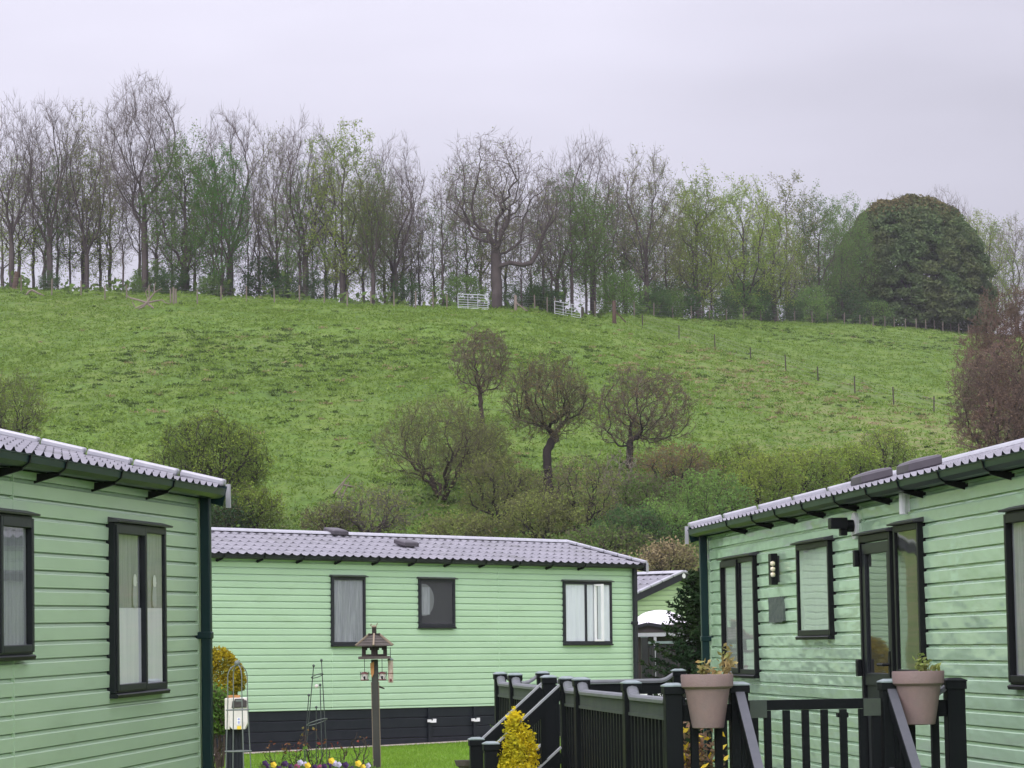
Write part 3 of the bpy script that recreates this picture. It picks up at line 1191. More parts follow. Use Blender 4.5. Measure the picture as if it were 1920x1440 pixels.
# gate between the two front posts
gate = thing('deck_gate', 'black baluster gate with mossy corner blocks closing the front of the decking', 'gate', matrix=MR)
gz1 = hit(MR, 1520, 1311, 0, S_F).z
g = MB()
ga, gb_ = yJ + 0.06, yK - 0.06
gx = S_F + 0.0
g.box(gx - 0.02, gx + 0.02, ga, gb_, gz1 - 0.058, gz1)
g.box(gx - 0.02, gx + 0.02, ga, gb_, DECK_Z + 0.05, DECK_Z + 0.11)
g.box(gx - 0.02, gx + 0.02, ga, ga + 0.05, DECK_Z + 0.11, gz1 - 0.058)
g.box(gx - 0.02, gx + 0.02, gb_ - 0.05, gb_, DECK_Z + 0.11, gz1 - 0.058)
g.build('gate_frame', MATS['deck_black'], gate, bevel=0.003)
n = 6
for i in range(n):
    y = ga + 0.05 + (gb_ - ga - 0.1) * (i + 0.5) / n
    b = MB()
    b.box(gx - 0.019, gx + 0.019, y - 0.019, y + 0.019, DECK_Z + 0.112, gz1 - 0.06)
    b.build('baluster', MATS['deck_black'], gate)
for y in (ga, gb_ - 0.1):
    b = MB()
    b.box(gx + 0.0205, gx + 0.026, y + (0.0 if y == ga else 0.0), y + 0.1, gz1 - 0.1, gz1 - 0.002)
    b.build('corner_block', MATS['deck_mossy'], gate)
p = hit(MR, 1583, 1341, 0, S_F)
b = MB()
b.box(gx - 0.08, gx - 0.022, p.y - 0.03, p.y + 0.03, p.z - 0.012, p.z + 0.012)
b.tube([(gx - 0.08, p.y + 0.025, p.z - 0.016), (gx - 0.08, p.y + 0.025, p.z + 0.016)], 0.014, 8)
b.build('latch', MATS['frame_black'], gate)

# ---- flower pots hung over the front rail
pmat('pot_clay', (0.225, 0.160, 0.148), (0.195, 0.142, 0.132), scale=14, rough=0.75, spec=0.3, bump=0.15, bscale=70, dirt=(0.20, 0.16, 0.15), dscale=4)
pmat('soil', (0.03, 0.022, 0.016), (0.05, 0.035, 0.025), scale=30, rough=0.95)
leafmat('dry_leaf', (0.35, 0.24, 0.10), (0.45, 0.36, 0.18), (0.20, 0.22, 0.07), 0.3, 8)
leafmat('pot_leaf', (0.25, 0.30, 0.08), (0.42, 0.42, 0.16), (0.15, 0.24, 0.06), 0.3, 8)


def sprig(mb, base, h, spread, n, rng, leaf=0.02):
    """small plant of thin stems with leaves"""
    for _ in range(n):
        a = rng.uniform(0, 6.283)
        tip = Vector(base) + Vector((math.cos(a) * spread * rng.uniform(0.2, 1), math.sin(a) * spread * rng.uniform(0.2, 1), h * rng.uniform(0.5, 1)))
        for i in range(4):
            t = 0.35 + 0.65 * i / 3
            p = Vector(base).lerp(tip, t) + Vector((rng.uniform(-1, 1), rng.uniform(-1, 1), rng.uniform(-1, 1))) * leaf * 0.8
            u = Vector((rng.uniform(-1, 1), rng.uniform(-1, 1), rng.uniform(-0.6, 1))).normalized() * leaf * rng.uniform(0.7, 1.4)
            v = u.cross(Vector((rng.uniform(-1, 1), rng.uniform(-1, 1), rng.uniform(-1, 1)))).normalized() * leaf * 0.45
            mb.add([p - u, p + v, p + u, p - v], [(0, 1, 2, 3)], 0)


def flower_pot(label, px, leaf, plant_pts):
    c = hit(MR, px, 1300, 0, S_F + 0.07)
    zt = hit(MR, px, 1264 if px < 1500 else 1258, 0, S_F + 0.07).z
    root = thing('flower_pot', label, 'flower pot', matrix=MR @ Matrix.Translation((S_F + 0.075, c.y, zt - 0.305)), group='clay pots hung over the deck rail')
    m = MB()
    m.lathe([(0.082, 0.0), (0.090, 0.004), (0.128, 0.222), (0.140, 0.228), (0.147, 0.236), (0.150, 0.298), (0.147, 0.305), (0.138, 0.305), (0.134, 0.262)], n=40)
    m.build('pot', MATS['pot_clay'], root, smooth=True).modifiers.new('split', 'EDGE_SPLIT').split_angle = 0.6
    m = MB()
    m.lathe([(0.133, 0.255), (0.12, 0.268), (0.02, 0.276)], n=20)
    m.build('soil', MATS['soil'], root, smooth=True)
    m = MB()
    r = random.Random(px)
    for (dx, dy, h, sp, n) in plant_pts:
        sprig(m, (dx, dy, 0.27), h, sp, n, r, 0.022)
    m.build('plant', MATS[leaf], root)
    return root


flower_pot('clay pot with dried straw-coloured plant hung on the rail by the caravan corner', 1326, 'dry_leaf', [(0, 0.12, 0.19, 0.06, 24), (0.02, -0.02, 0.11, 0.05, 14), (0.03, 0.05, 0.08, 0.08, 8)])
flower_pot('clay pot with a small green shoot hung on the rail in front of the door', 1722, 'pot_leaf', [(0, 0.03, 0.12, 0.045, 18), (0.02, 0.09, 0.06, 0.03, 8)])
# tub with spring flowers on the deck
leafmat('orange_petal', (0.24, 0.12, 0.07), (0.34, 0.22, 0.17), (0.06, 0.09, 0.03), 0.3, 7)
leafmat('yellow_petal', (0.70, 0.50, 0.03), (0.75, 0.60, 0.10), None, 0.3)
c = hit(MR, 1294, 1390, 0, S_F - 0.9)
tub = thing('flower_tub', 'tub of faded orange and yellow spring flowers behind the deck rail', 'flower tub', matrix=MR @ Matrix.Translation((S_F - 0.9, c.y, DECK_Z)))
m = MB()
m.lathe([(0.15, 0), (0.2, 0.3), (0.215, 0.3), (0.215, 0.33), (0.19, 0.33), (0.18, 0.28)], n=24)
m.build('tub', MATS['pot_clay'], tub)
m = MB()
r = random.Random(4)
for i in range(90):
    a, q = r.uniform(0, 6.28), r.uniform(0, 0.2)
    sprig(m, (q * math.cos(a), q * math.sin(a), 0.28), r.uniform(0.2, 0.62), 0.08, 2, r, 0.024)
m.build('foliage', MATS['orange_petal'], tub)
m = MB()
for i in range(30):
    a, q = r.uniform(0, 6.28), r.uniform(0, 0.2)
    sprig(m, (q * math.cos(a), q * math.sin(a), 0.3), r.uniform(0.3, 0.66), 0.06, 1, r, 0.03)
m.build('bloom_foliage', MATS['yellow_petal'], tub)

# ---- garden in front of the middle caravan
pmat('old_wood', (0.105, 0.09, 0.08), (0.07, 0.06, 0.054), scale=6, rough=0.9, spec=0.2, bump=0.5, bscale=40, stretch=(1, 1, 0.2))
pmat('dark_wood', (0.022, 0.018, 0.016), (0.038, 0.031, 0.027), scale=6, rough=0.85, spec=0.2, bump=0.4, bscale=40, stretch=(1, 1, 0.2))
pmat('post_grey', (0.055, 0.055, 0.048), (0.038, 0.038, 0.034), scale=6, rough=0.9, spec=0.2, bump=0.4, bscale=40, stretch=(1, 1, 0.2))
pmat('bare_wood', (0.24, 0.19, 0.13), (0.18, 0.145, 0.10), scale=8, rough=0.85, stretch=(1, 1, 0.2))
pmat('orange_wood', (0.42, 0.20, 0.06), (0.30, 0.14, 0.05), scale=9, rough=0.8)
pmat('seed', (0.50, 0.42, 0.34), (0.36, 0.26, 0.2), scale=40, rough=0.9)
pmat('feeder_clear', (0.62, 0.58, 0.54), (0.5, 0.46, 0.42), scale=30, rough=0.35)
pmat('feeder_red', (0.10, 0.025, 0.025), (0.14, 0.03, 0.03), rough=0.5)
pmat('iron', (0.03, 0.04, 0.038), (0.045, 0.055, 0.05), rough=0.6)
pmat('iron_grey', (0.14, 0.16, 0.145), (0.10, 0.12, 0.11), rough=0.6)

Db = 38.3
pb = at(707, 1437, Db)
gz = tz(pb.x, pb.y)
Sb = FPX / Db
bt = thing('bird_table', 'wooden bird table with pitched slatted roof on a tall post', 'bird table', (pb.x, pb.y, gz))
zt = lambda y: CAMZ + (1204 - y) / Sb - gz
lean = (701.5 - 707) / Sb / (zt(1236) - zt(1437)) + ROLL * 0.0
Mt = Matrix.Shear('XY', 4, (lean + ROLL, 0.0)) if False else Matrix(((1, 0, lean + 0.017, 0), (0, 1, 0, 0), (0, 0, 1, 0), (0, 0, 0, 1)))
m = MB()
m.box(-0.043, 0.043, -0.043, 0.043, -0.05, zt(1236), M=Mt)
m.build('post', MATS['post_grey'], bt, bevel=0.006)
m = MB()
for sx in (-1, 1):
    m.box(sx * 0.0475 - 0.004, sx * 0.0475 + 0.004, -0.03, 0.03, -0.03, zt(1278), M=Mt)
m.build('edge_strip', MATS['bare_wood'], bt)
X0 = Mt @ Vector((0, 0, zt(1236)))
pl = MB()
zp = zt(1233)
pl.box(X0.x - 0.2, X0.x + 0.2, -0.17, 0.17, zp - 0.012, zp + 0.012)
pf_ = pl.build('platform', MATS['bare_wood'], bt, bevel=0.004)
lp = MB()
lp.box(X0.x - 0.2, X0.x + 0.2, -0.18, -0.171, zp - 0.014, zp + 0.02)
lp.box(X0.x - 0.2, X0.x + 0.2, 0.171, 0.18, zp - 0.014, zp + 0.02)
lp.build('platform_lip', MATS['old_wood'], pf_)
# arcade of uprights with arched openings
ar = MB()
ze = zt(1211)
R6 = 0.175
for k in range(6):
    a0, a1 = math.pi / 6 + k * math.pi / 3, math.pi / 6 + (k + 1) * math.pi / 3
    p0, p1 = Vector((R6 * math.cos(a0), R6 * math.sin(a0) * 0.9, 0)), Vector((R6 * math.cos(a1), R6 * math.sin(a1) * 0.9, 0))
    for f0, f1 in ((0, 0.22), (0.78, 1)):
        q0, q1 = p0.lerp(p1, f0), p0.lerp(p1, f1)
        ar.beam((X0.x + q0.x, q0.y, (zp + ze) / 2 + 0.006), (X0.x + q1.x, q1.y, (zp + ze) / 2 + 0.006), 0.014, ze - zp - 0.012)
    q0, q1 = p0, p1
    ar.beam((X0.x + q0.x, q0.y, ze - 0.012), (X0.x + q1.x, q1.y, ze - 0.012), 0.012, 0.024)
    ar.beam((X0.x + q0.x, q0.y, zp + 0.03), (X0.x + q1.x, q1.y, zp + 0.03), 0.012, 0.03)
    for f0, f1, hz in ((0.2, 0.34, 0.04), (0.66, 0.8, 0.04)):
        q0, q1 = p0.lerp(p1, f0), p0.lerp(p1, f1)
        ar.beam((X0.x + q0.x, q0.y, ze - 0.035), (X0.x + q1.x, q1.y, ze - 0.035), 0.011, 0.034)
ar.build('uprights', MATS['dark_wood'], bt)
rf = MB()
zr0, zr1 = ze, zt(1190)
Ro, Ri = 0.265, 0.07
for k in range(6):
    a0, a1 = math.pi / 6 + k * math.pi / 3, math.pi / 6 + (k + 1) * math.pi / 3
    for i in range(4):
        f0, f1 = i / 4, (i + 1) / 4
        vs = []
        for f, dz in ((f0, 0.014), (f1, 0.002)):
            for a in (a0, a1):
                rr = Ro + (Ri - Ro) * f
                vs.append((X0.x + rr * math.cos(a), rr * math.sin(a) * 0.9, zr0 + (zr1 - zr0) * f + dz))
        vs += [(x, y, z - 0.016) for x, y, z in vs]
        rf.add(vs, [(0, 1, 3, 2), (4, 6, 7, 5), (0, 4, 5, 1), (2, 3, 7, 6), (0, 2, 6, 4), (1, 5, 7, 3)])
roofB = rf.build('roof', MATS['old_wood'], bt)
rf = MB()
for k in range(6):
    a = math.pi / 6 + k * math.pi / 3
    rf.beam((X0.x + 1.03 * Ro * math.cos(a), 1.03 * Ro * math.sin(a) * 0.9, zr0 + 0.012), (X0.x + Ri * math.cos(a), Ri * math.sin(a) * 0.9, zr1 + 0.016), 0.022, 0.018)
rf.build('roof_batten', MATS['bare_wood'], roofB)
rf = MB()
rf.box(X0.x - 0.075, X0.x + 0.075, -0.06, 0.06, zr1 - 0.005, zr1 + 0.02)
rf.box(X0.x - 0.028, X0.x + 0.028, -0.028, 0.028, zr1 + 0.02, zt(1176))
rf.build('finial', MATS['dark_wood'], roofB)
rf = MB()
z_ = zt(1176)
rf.lathe([(0.01, -0.01), (0.034, 0.004), (0.03, 0.02), (0.008, 0.03)], (X0.x, 0, z_), 10)
rf.tube([(X0.x - 0.02, 0, z_ + 0.01), (X0.x - 0.05, 0, z_ + 0.03), (X0.x - 0.04, 0, z_ + 0.045), (X0.x - 0.025, 0, z_ + 0.035)], 0.006, 6)
rf.tube([(X0.x + 0.02, 0, z_ + 0.01), (X0.x + 0.045, 0, z_ + 0.055)], 0.006, 6)
rf.build('finial_ornament', MATS['bare_wood'], roofB)
m = MB()
Xp = Mt @ Vector((0, 0, zt(1255)))
m.prism([(Xp.x - 0.055, zt(1243)), (Xp.x - 0.005, zt(1240)), (Xp.x - 0.008, zt(1262)), (Xp.x - 0.035, zt(1270)), (Xp.x - 0.05, zt(1262))], 'y', -0.062, -0.046)
m.build('wood_plaque', MATS['orange_wood'], bt)
m = MB()
Xp = Mt @ Vector((0, 0, zt(1288)))
m.tube([(Xp.x + 0.05, 0, zt(1287)), (Xp.x + 0.12, 0, zt(1291))], [0.016, 0.008], 6)
m.build('perch', MATS['dark_wood'], bt)


def hang_wire(mb, x, y, z0, z1):
    mb.tube([(x, y, z0), (x, y, z1)], 0.004, 4)


for px, lab in ((686, 'squat seed feeder hanging under the bird table, on the side by the caravan window'), (719, 'squat seed feeder hanging between the bird table post and the tube feeder')):
    dx = (px - 707) / Sb
    f_ = thing('bird_feeder', lab, 'bird feeder', (pb.x + dx, pb.y - 0.02, gz + zt(1275)), group='squat seed feeders under the bird table')
    m = MB()
    m.lathe([(0.052, -0.002), (0.056, 0.004), (0.05, 0.012)], n=14)
    m.build('tray', MATS['feeder_red'], f_)
    m = MB()
    m.lathe([(0.043, 0.012), (0.043, 0.085), (0.03, 0.09)], n=14)
    m.build('seed_store', MATS['feeder_clear'], f_)
    m = MB()
    m.lathe([(0.055, 0.083), (0.05, 0.094), (0.02, 0.108), (0.004, 0.11)], n=14)
    m.build('lid', MATS['feeder_red'], f_)
    m = MB()
    m.box(-0.012, 0.012, -0.047, -0.043, 0.015, 0.055)
    m.build('port', MATS['frame_black'], f_)
    m = MB()
    hang_wire(m, 0, 0, 0.108, zt(1235) - zt(1275))
    for k in range(2):
        m.tube([(0.058 * math.cos(t), 0.058 * math.sin(t) * (1 if k else 0.2), 0.06 + 0.055 * math.sin(t * 2 + k)) for t in [i * 0.5236 for i in range(13)]], 0.0025, 4, caps=False)
    m.build('hanger', MATS['iron'], f_)
dx = (735 - 707) / Sb
f_ = thing('tube_feeder', 'long pale tube feeder with grey cap hanging beyond the bird table edge', 'bird feeder', (pb.x + dx, pb.y - 0.02, gz + zt(1280)))
m = MB()
m.lathe([(0.028, 0.0), (0.033, 0.01), (0.033, 0.285), (0.026, 0.29)], n=14)
m.build('tube', MATS['seed'], f_)
m = MB()
m.lathe([(0.042, 0.285), (0.038, 0.30), (0.012, 0.318), (0.003, 0.32)], n=14)
m.build('cap', MATS['iron_grey'], f_)
m = MB()
m.lathe([(0.036, 0.115), (0.036, 0.125)], n=14)
m.lathe([(0.014, 0.015), (0.016, 0.03), (0.014, 0.05)], (0, -0.028, 0), 8)
m.build('port_ring', MATS['feeder_red'], f_)
m = MB()
hang_wire(m, 0, 0, 0.318, zt(1214) - zt(1280))
m.build('hanger', MATS['iron'], f_)

# ---- iron plant supports
Do = 39.5
So_ = FPX / Do
po = at(592, 1450, Do)
go = tz(po.x, po.y)
ob = thing('plant_support', 'thin black iron obelisk of ball-topped rods with two hoops in the rose bed', 'plant support', (po.x, po.y, go))
zo = lambda y: CAMZ + (1206 - y) / So_ - go
xo = lambda px, y: (px - 592 - 0.017 * 0) / So_ + (zo(y)) * 0.017 + 0.0
m_rods = [((587, 1248), (571, 1455), 0.05), ((602, 1238), (615, 1455), -0.05), ((578, 1303), (568, 1455), 0.12), ((600, 1284), (606, 1455), -0.12), ((592, 1326), (592, 1455), 0.16)]
for (tx, ty), (bx, by), yy in m_rods:
    m = MB()
    a, b = Vector((xo(tx, ty), yy * 0.4, zo(ty))), Vector((xo(bx, by), yy, -0.05))
    m.tube([a, b], 0.0065, 5)
    m.lathe([(0.004, -0.02), (0.017, -0.008), (0.017, 0.008), (0.004, 0.02)], a, 8)
    m.build('rod', MATS['iron'], ob)
for px, py, rx, mt in ((594, 1267, 11, 'iron'), (594, 1353, 19, 'iron_grey')):
    m = MB()
    c = Vector((xo(px, py), 0, zo(py)))
    r = rx / So_
    m.tube([(c.x + r * math.cos(t), r * math.sin(t), c.z + r * 0.32 * math.cos(t + 0.3) - 0.01 * math.sin(t)) for t in [i * 2 * math.pi / 24 for i in range(25)]], 0.006, 5, caps=False)
    m.build('hoop', MATS[mt], ob)
m = MB()
m.lathe([(0.004, -0.03), (0.022, -0.02), (0.026, 0.0), (0.016, 0.02), (0.004, 0.025)], (xo(593, 1286), 0.0, zo(1286)), 8)
m.build('hanging_charm', MATS['feeder_clear'], ob)

Dd = 34.0
Sd = FPX / Dd
pd_ = at(447, 1460, Dd)
gd = tz(pd_.x, pd_.y)
do = thing('plant_support', 'grey-green domed wire plant support with a ball on top around the hook-up post', 'plant support', (pd_.x, pd_.y, gd))
zd = lambda y: CAMZ + (1207 - y) / Sd - gd
H1, H0 = zd(1268), zd(1245)
R1 = 20.0 / Sd
lx = 0.017
for k in range(4):
    a = 0.5 + k * math.pi / 2
    m = MB()
    ptsd = [(R1 * 1.35 * math.cos(a), R1 * 1.35 * math.sin(a), 0.0), (R1 * math.cos(a), R1 * math.sin(a), H1 * 0.8)]
    for i in range(7):
        t = i / 6 * math.pi / 2
        ptsd.append((R1 * math.cos(a) * math.cos(t), R1 * math.sin(a) * math.cos(t), H1 + (H0 - H1) * math.sin(t)))
    m.tube([(x, y, z) for x, y, z in ptsd], 0.0065, 5)
    m.build('rod', MATS['iron_grey'], do)
m = MB()
m.lathe([(0.004, -0.035), (0.026, -0.024), (0.036, 0.0), (0.026, 0.024), (0.004, 0.035)], (0, 0, H0 + 0.02), 12)
m.build('ball_finial', MATS['iron_grey'], do, smooth=True)
for py in (1329, 1406):
    m = MB()
    r = R1 * (1.0 + 0.35 * (1 - zd(py) / H1))
    m.tube([(r * math.cos(t), r * math.sin(t), zd(py)) for t in [i * 2 * math.pi / 24 for i in range(25)]], 0.0065, 5, caps=False)
    m.build('hoop', MATS['iron_grey'], do)

# ---- electric hook-up box on its post
pmat('cream_plastic', (0.66, 0.63, 0.58), (0.60, 0.57, 0.52), scale=6, rough=0.5, dirt=(0.45, 0.42, 0.36), dscale=5)
pmat('smoked_flap', (0.035, 0.028, 0.028), (0.06, 0.05, 0.05), scale=20, rough=0.3)
pmat('yellow_sticker', (0.75, 0.55, 0.04), (0.72, 0.5, 0.04), rough=0.6)
pmat('blue_print', (0.25, 0.28, 0.6), rough=0.6)
Dh = 35.0
Sh = FPX / Dh
pp = at(441, 1450, Dh)
gh = tz(pp.x, pp.y)
hk = thing('hookup_post', 'cream electric hook-up box on a ribbed black post beside the golden bush', 'hook-up post', (pp.x, pp.y, gh))
zh = lambda y: CAMZ + (1207 - y) / Sh - gh
xh = lambda px: (px - 441) / Sh
m = MB()
m.box(xh(423), xh(454), -0.02, 0.14, -0.1, zh(1362))
for k in range(5):
    x = xh(425.5 + k * 6)
    m.box(x, x + 0.018, -0.032, -0.0205, -0.1, zh(1366))
m.build('post', MATS['skirt_dark'], hk)
m = MB()
zb, ztp = zh(1365), zh(1306)
x0, x1 = xh(424), xh(467)
m.box(x0, x0 + 0.06, -0.10, 0.02, zb, ztp - 0.004)
m.prism([(x0 + 0.055, ztp), (x1, ztp), (x1, zb + 0.07), (x1 - 0.03, zb), (x0 + 0.09, zb), (x0 + 0.055, zb + 0.04)], 'y', -0.14, 0.0)
bx = m.build('box', MATS['cream_plastic'], hk, bevel=0.008)
m = MB()
fx0, fx1 = xh(437.5), xh(466)
m.prism([(fx0, zh(1325)), (fx1, zh(1324)), (fx1, zh(1311)), (fx1 - 0.03, zh(1310)), (fx1 - 0.035, zh(1307.5)), (fx0 + 0.04, zh(1307.5)), (fx0 + 0.035, zh(1311)), (fx0 + 0.01, zh(1312))], 'y', -0.155, -0.141)
m.build('socket_flap', MATS['smoked_flap'], bx, bevel=0.004)
m = MB()
m.box(fx0 + 0.05, fx1 - 0.05, -0.16, -0.156, zh(1313), zh(1309.5))
m.build('flap_handle', MATS['iron_grey'], bx)
m = MB()
m.box(xh(447.5), xh(454), -0.1435, -0.1405, zh(1356), zh(1343))
m.build('label_plate', MATS['white_plastic'], bx)
m = MB()
m.box(xh(449), xh(452.5), -0.1455, -0.144, zh(1347), zh(1344.3))
for k in range(3):
    m.box(xh(449), xh(452.5), -0.1455, -0.144, zh(1350.6 + 1.6 * k), zh(1349.6 + 1.6 * k))
m.build('label_print', MATS['blue_print'], bx)
m = MB()
m.box(xh(447.5), xh(455), -0.1435, -0.1405, zh(1364.5), zh(1358.5))
m.build('warning_sticker', MATS['yellow_sticker'], bx)
m = MB()
m.box(xh(428), xh(452), -0.08, 0.0, ztp + 0.001, ztp + 0.03)
m.build('box_top', MATS['orange_wood'], hk)

# ---- low things by the steps
p = at(873, 1450, 27.0)
g0 = tz(p.x, p.y)
pt = thing('garden_pot', 'weathered brown garden pot on the lawn beside the step newel', 'flower pot', (p.x, p.y, g0))
zz = CAMZ + (1202 - 1425) * 27.0 / FPX - g0
m = MB()
m.lathe([(0.05, 0), (0.06, zz * 0.9), (0.085, zz * 0.92), (0.10, zz), (0.08, zz), (0.07, zz * 0.9)], n=16)
m.build('pot', MATS['orange_wood'] if False else MATS['old_wood'], pt)

# ---- black fence and gazebo beyond the middle caravan
pmat('gazebo_canvas', (0.80, 0.77, 0.80), (0.74, 0.71, 0.75), scale=2, rough=0.7)
pmat('fence_black', (0.012, 0.012, 0.014), (0.02, 0.02, 0.022), rough=0.55)
pmat('grey_paint', (0.40, 0.40, 0.42), (0.33, 0.33, 0.36), rough=0.6)
pmat('brown_panel', (0.022, 0.015, 0.016), (0.04, 0.025, 0.025), rough=0.6)
Dg = 54.0
Sg = FPX / Dg
pg = at(1230, 1300, Dg)
gg = tz(pg.x, pg.y)
zg = lambda y: CAMZ + (1195.5 - y) / Sg - gg
xg = lambda px: (px - 1230) / Sg
gz_ = thing('gazebo', 'white domed canopy gazebo with dark gable edge beside the pale green caravan end', 'gazebo', (pg.x, pg.y, gg))
m = MB()
nu, nv = 18, 8
vs, fs = [], []
xa, xb = xg(1190), xg(1318)
for j in range(nv + 1):
    v = j / nv
    for i in range(nu + 1):
        u = i / nu
        x = xa + (xb - xa) * u
        edge = zg(1176) if True else 0
        gable = -0.075 * abs(x - xg(1217)) / 0.4
        prof_ = math.sin(math.pi * min(1, max(0, u))) ** 0.7
        z = edge + gable * 0.6 + 0.04 + (zg(1143) - zg(1176)) * prof_ * math.sin(math.pi / 2 * min(1, v * 1.6)) ** 0.8
        vs.append((x, v * 2.2, z))
for j in range(nv):
    for i in range(nu):
        fs.append((j * (nu + 1) + i, j * (nu + 1) + i + 1, (j + 1) * (nu + 1) + i + 1, (j + 1) * (nu + 1) + i))
m.add(vs, fs)
m.build('canopy', MATS['gazebo_canvas'], gz_, smooth=True)
m = MB()
for a, b in (((1196, 1172.5), (1217, 1167.5)), ((1217, 1167.5), (1252, 1174)), ((1252, 1174), (1318, 1186))):
    m.beam((xg(a[0]), -0.03, zg(a[1] + 2)), (xg(b[0]), -0.03, zg(b[1] + 2)), 0.05, 0.06)
m.build('gable_edge', MATS['trim_charcoal'], gz_)
m = MB()
m.box(xg(1192), xg(1318), 0.0, 0.05, zg(1186), zg(1168) - 0.03)
m.build('valance', MATS['brown_panel'], gz_)
m = MB()
m.box(xg(1192), xg(1318), -0.02, 0.06, zg(1193.5), zg(1186.5))
for px in (1230.5, 1292):
    m.box(xg(px) - 0.025, xg(px) + 0.025, -0.01, 0.05, 0.0, zg(1193.6))
m.build('frame', MATS['grey_paint'], gz_)
m = MB()
m.box(xg(1192), xg(1318), 0.5, 0.55, 0.0, zg(1186))
m.build('back_panel', MATS['brown_panel'], gz_)
fe = thing('garden_fence', 'black slatted garden fence with pale grey top rail in front of the gazebo', 'fence', (pg.x, pg.y - 1.6, tz(pg.x, pg.y - 1.6)))
m = MB()
m.box(xg(1210), xg(1300), -0.04, 0.04, zg(1206.5), zg(1202))
m.build('top_rail', MATS['cap_grey'], fe)
m = MB()
m.box(xg(1208), xg(1300), -0.02, 0.02, zg(1213), zg(1209.5))
m.build('rail', MATS['trim_charcoal'], fe)
for i in range(15):
    m = MB()
    x = xg(1211.5 + i * 5.9)
    m.box(x, x + 0.043, -0.018, 0.018, 0.0, zg(1213) - 0.002)
    m.build('slat', MATS['fence_black'], fe)
m = MB()
m.box(xg(1197), xg(1209), -0.06, 0.06, 0.0, zg(1194.5))
p_ = m.build('post', MATS['fence_black'], fe)
m = MB()
m.box(xg(1196.5), xg(1209.5), -0.065, 0.065, zg(1194.5) + 0.002, zg(1192.5))
m.build('post_cap', MATS['cap_grey'], p_)
# pale edging seen under the deck rail
pw = at(1228, 1310, 47.0)
gw = tz(pw.x, pw.y)
lw = thing('garden_bench', 'white painted low bench on the path behind the deck rail', 'bench', (pw.x, pw.y, gw))
Sw = FPX / 47.0
zw = lambda y: CAMZ + (1195 - y) / Sw - gw
m = MB()
m.box(-0.35, 0.5, 0.0, 0.4, zw(1297), zw(1294))
m.build('seat', MATS['white_plastic'], lw)
m = MB()
m.box(-0.35, 0.5, 0.02, 0.06, zw(1312), zw(1298.5))
m.build('front_board', MATS['white_plastic'], lw)
for x in (-0.33, 0.44):
    m = MB()
    m.box(x, x + 0.05, 0.07, 0.35, 0, zw(1297) - 0.001)
    m.build('leg', MATS['white_plastic'], lw)
# ------------------------------------------------------------------ trees
barkmat('bark_grey', (0.085, 0.070, 0.066), (0.055, 0.045, 0.043))
barkmat('bark_dark', (0.040, 0.033, 0.030), (0.025, 0.021, 0.019))
barkmat('bark_brown', (0.070, 0.052, 0.042), (0.042, 0.032, 0.027))
barkmat('bark_pale', (0.20, 0.18, 0.14), (0.13, 0.115, 0.09))
pmat('twig_grey', (0.145, 0.122, 0.116), (0.112, 0.094, 0.09), scale=0.6, rough=0.95, spec=0.1)
pmat('twig_brown', (0.135, 0.105, 0.082), (0.10, 0.085, 0.06), scale=0.6, rough=0.95, spec=0.1)
pmat('twig_olive', (0.115, 0.108, 0.062), (0.088, 0.08, 0.052), scale=0.6, rough=0.95, spec=0.1)
pmat('twig_pink', (0.150, 0.098, 0.080), (0.11, 0.085, 0.066), scale=0.4, rough=0.95, spec=0.1)
leafmat('leaf_fresh', (0.12, 0.21, 0.05), (0.17, 0.28, 0.07), (0.095, 0.18, 0.05), 0.4, 0.5)
leafmat('leaf_yellow', (0.22, 0.29, 0.05), (0.29, 0.36, 0.075), (0.16, 0.25, 0.05), 0.4, 0.5)
leafmat('leaf_bright', (0.07, 0.20, 0.03), (0.11, 0.27, 0.045), (0.055, 0.15, 0.03), 0.4, 0.5)
leafmat('leaf_bud', (0.17, 0.18, 0.07), (0.23, 0.23, 0.09), (0.15, 0.19, 0.07), 0.3, 0.5)
leafmat('leaf_rusty', (0.17, 0.115, 0.055), (0.22, 0.16, 0.07), (0.13, 0.12, 0.05), 0.3, 0.5)
leafmat('leaf_pink', (0.17, 0.105, 0.08), (0.22, 0.145, 0.10), (0.12, 0.105, 0.065), 0.3, 0.4)
leafmat('leaf_olive', (0.15, 0.19, 0.05), (0.21, 0.25, 0.07), (0.14, 0.15, 0.055), 0.35, 0.8)
leafmat('leaf_haw', (0.17, 0.25, 0.04), (0.25, 0.33, 0.06), (0.12, 0.18, 0.035), 0.35, 0.9)
leafmat('leaf_yew', (0.070, 0.110, 0.046), (0.105, 0.150, 0.062), (0.092, 0.112, 0.046), 0.15, 0.25)
leafmat('leaf_yew_top', (0.125, 0.105, 0.05), (0.15, 0.13, 0.06), (0.10, 0.105, 0.045), 0.2, 0.3)
leafmat('leaf_under', (0.045, 0.095, 0.03), (0.075, 0.14, 0.045), (0.04, 0.08, 0.035), 0.3, 0.5)
leafmat('leaf_bramble', (0.08, 0.145, 0.035), (0.13, 0.21, 0.05), (0.10, 0.13, 0.042), 0.3, 0.7)
leafmat('leaf_spruce', (0.016, 0.036, 0.018), (0.028, 0.052, 0.024), (0.03, 0.05, 0.018), 0.1, 2.0)
leafmat('leaf_gold', (0.74, 0.58, 0.02), (0.85, 0.70, 0.05), (0.48, 0.44, 0.03), 0.3, 5.0)
leafmat('leaf_golden_bush', (0.40, 0.29, 0.015), (0.52, 0.40, 0.03), (0.18, 0.17, 0.02), 0.3, 2.6)
leafmat('leaf_garden', (0.10, 0.20, 0.035), (0.18, 0.28, 0.06), (0.07, 0.14, 0.03), 0.35, 4.0)
leafmat('leaf_rose', (0.16, 0.035, 0.03), (0.22, 0.09, 0.05), (0.12, 0.14, 0.04), 0.3, 4.0)
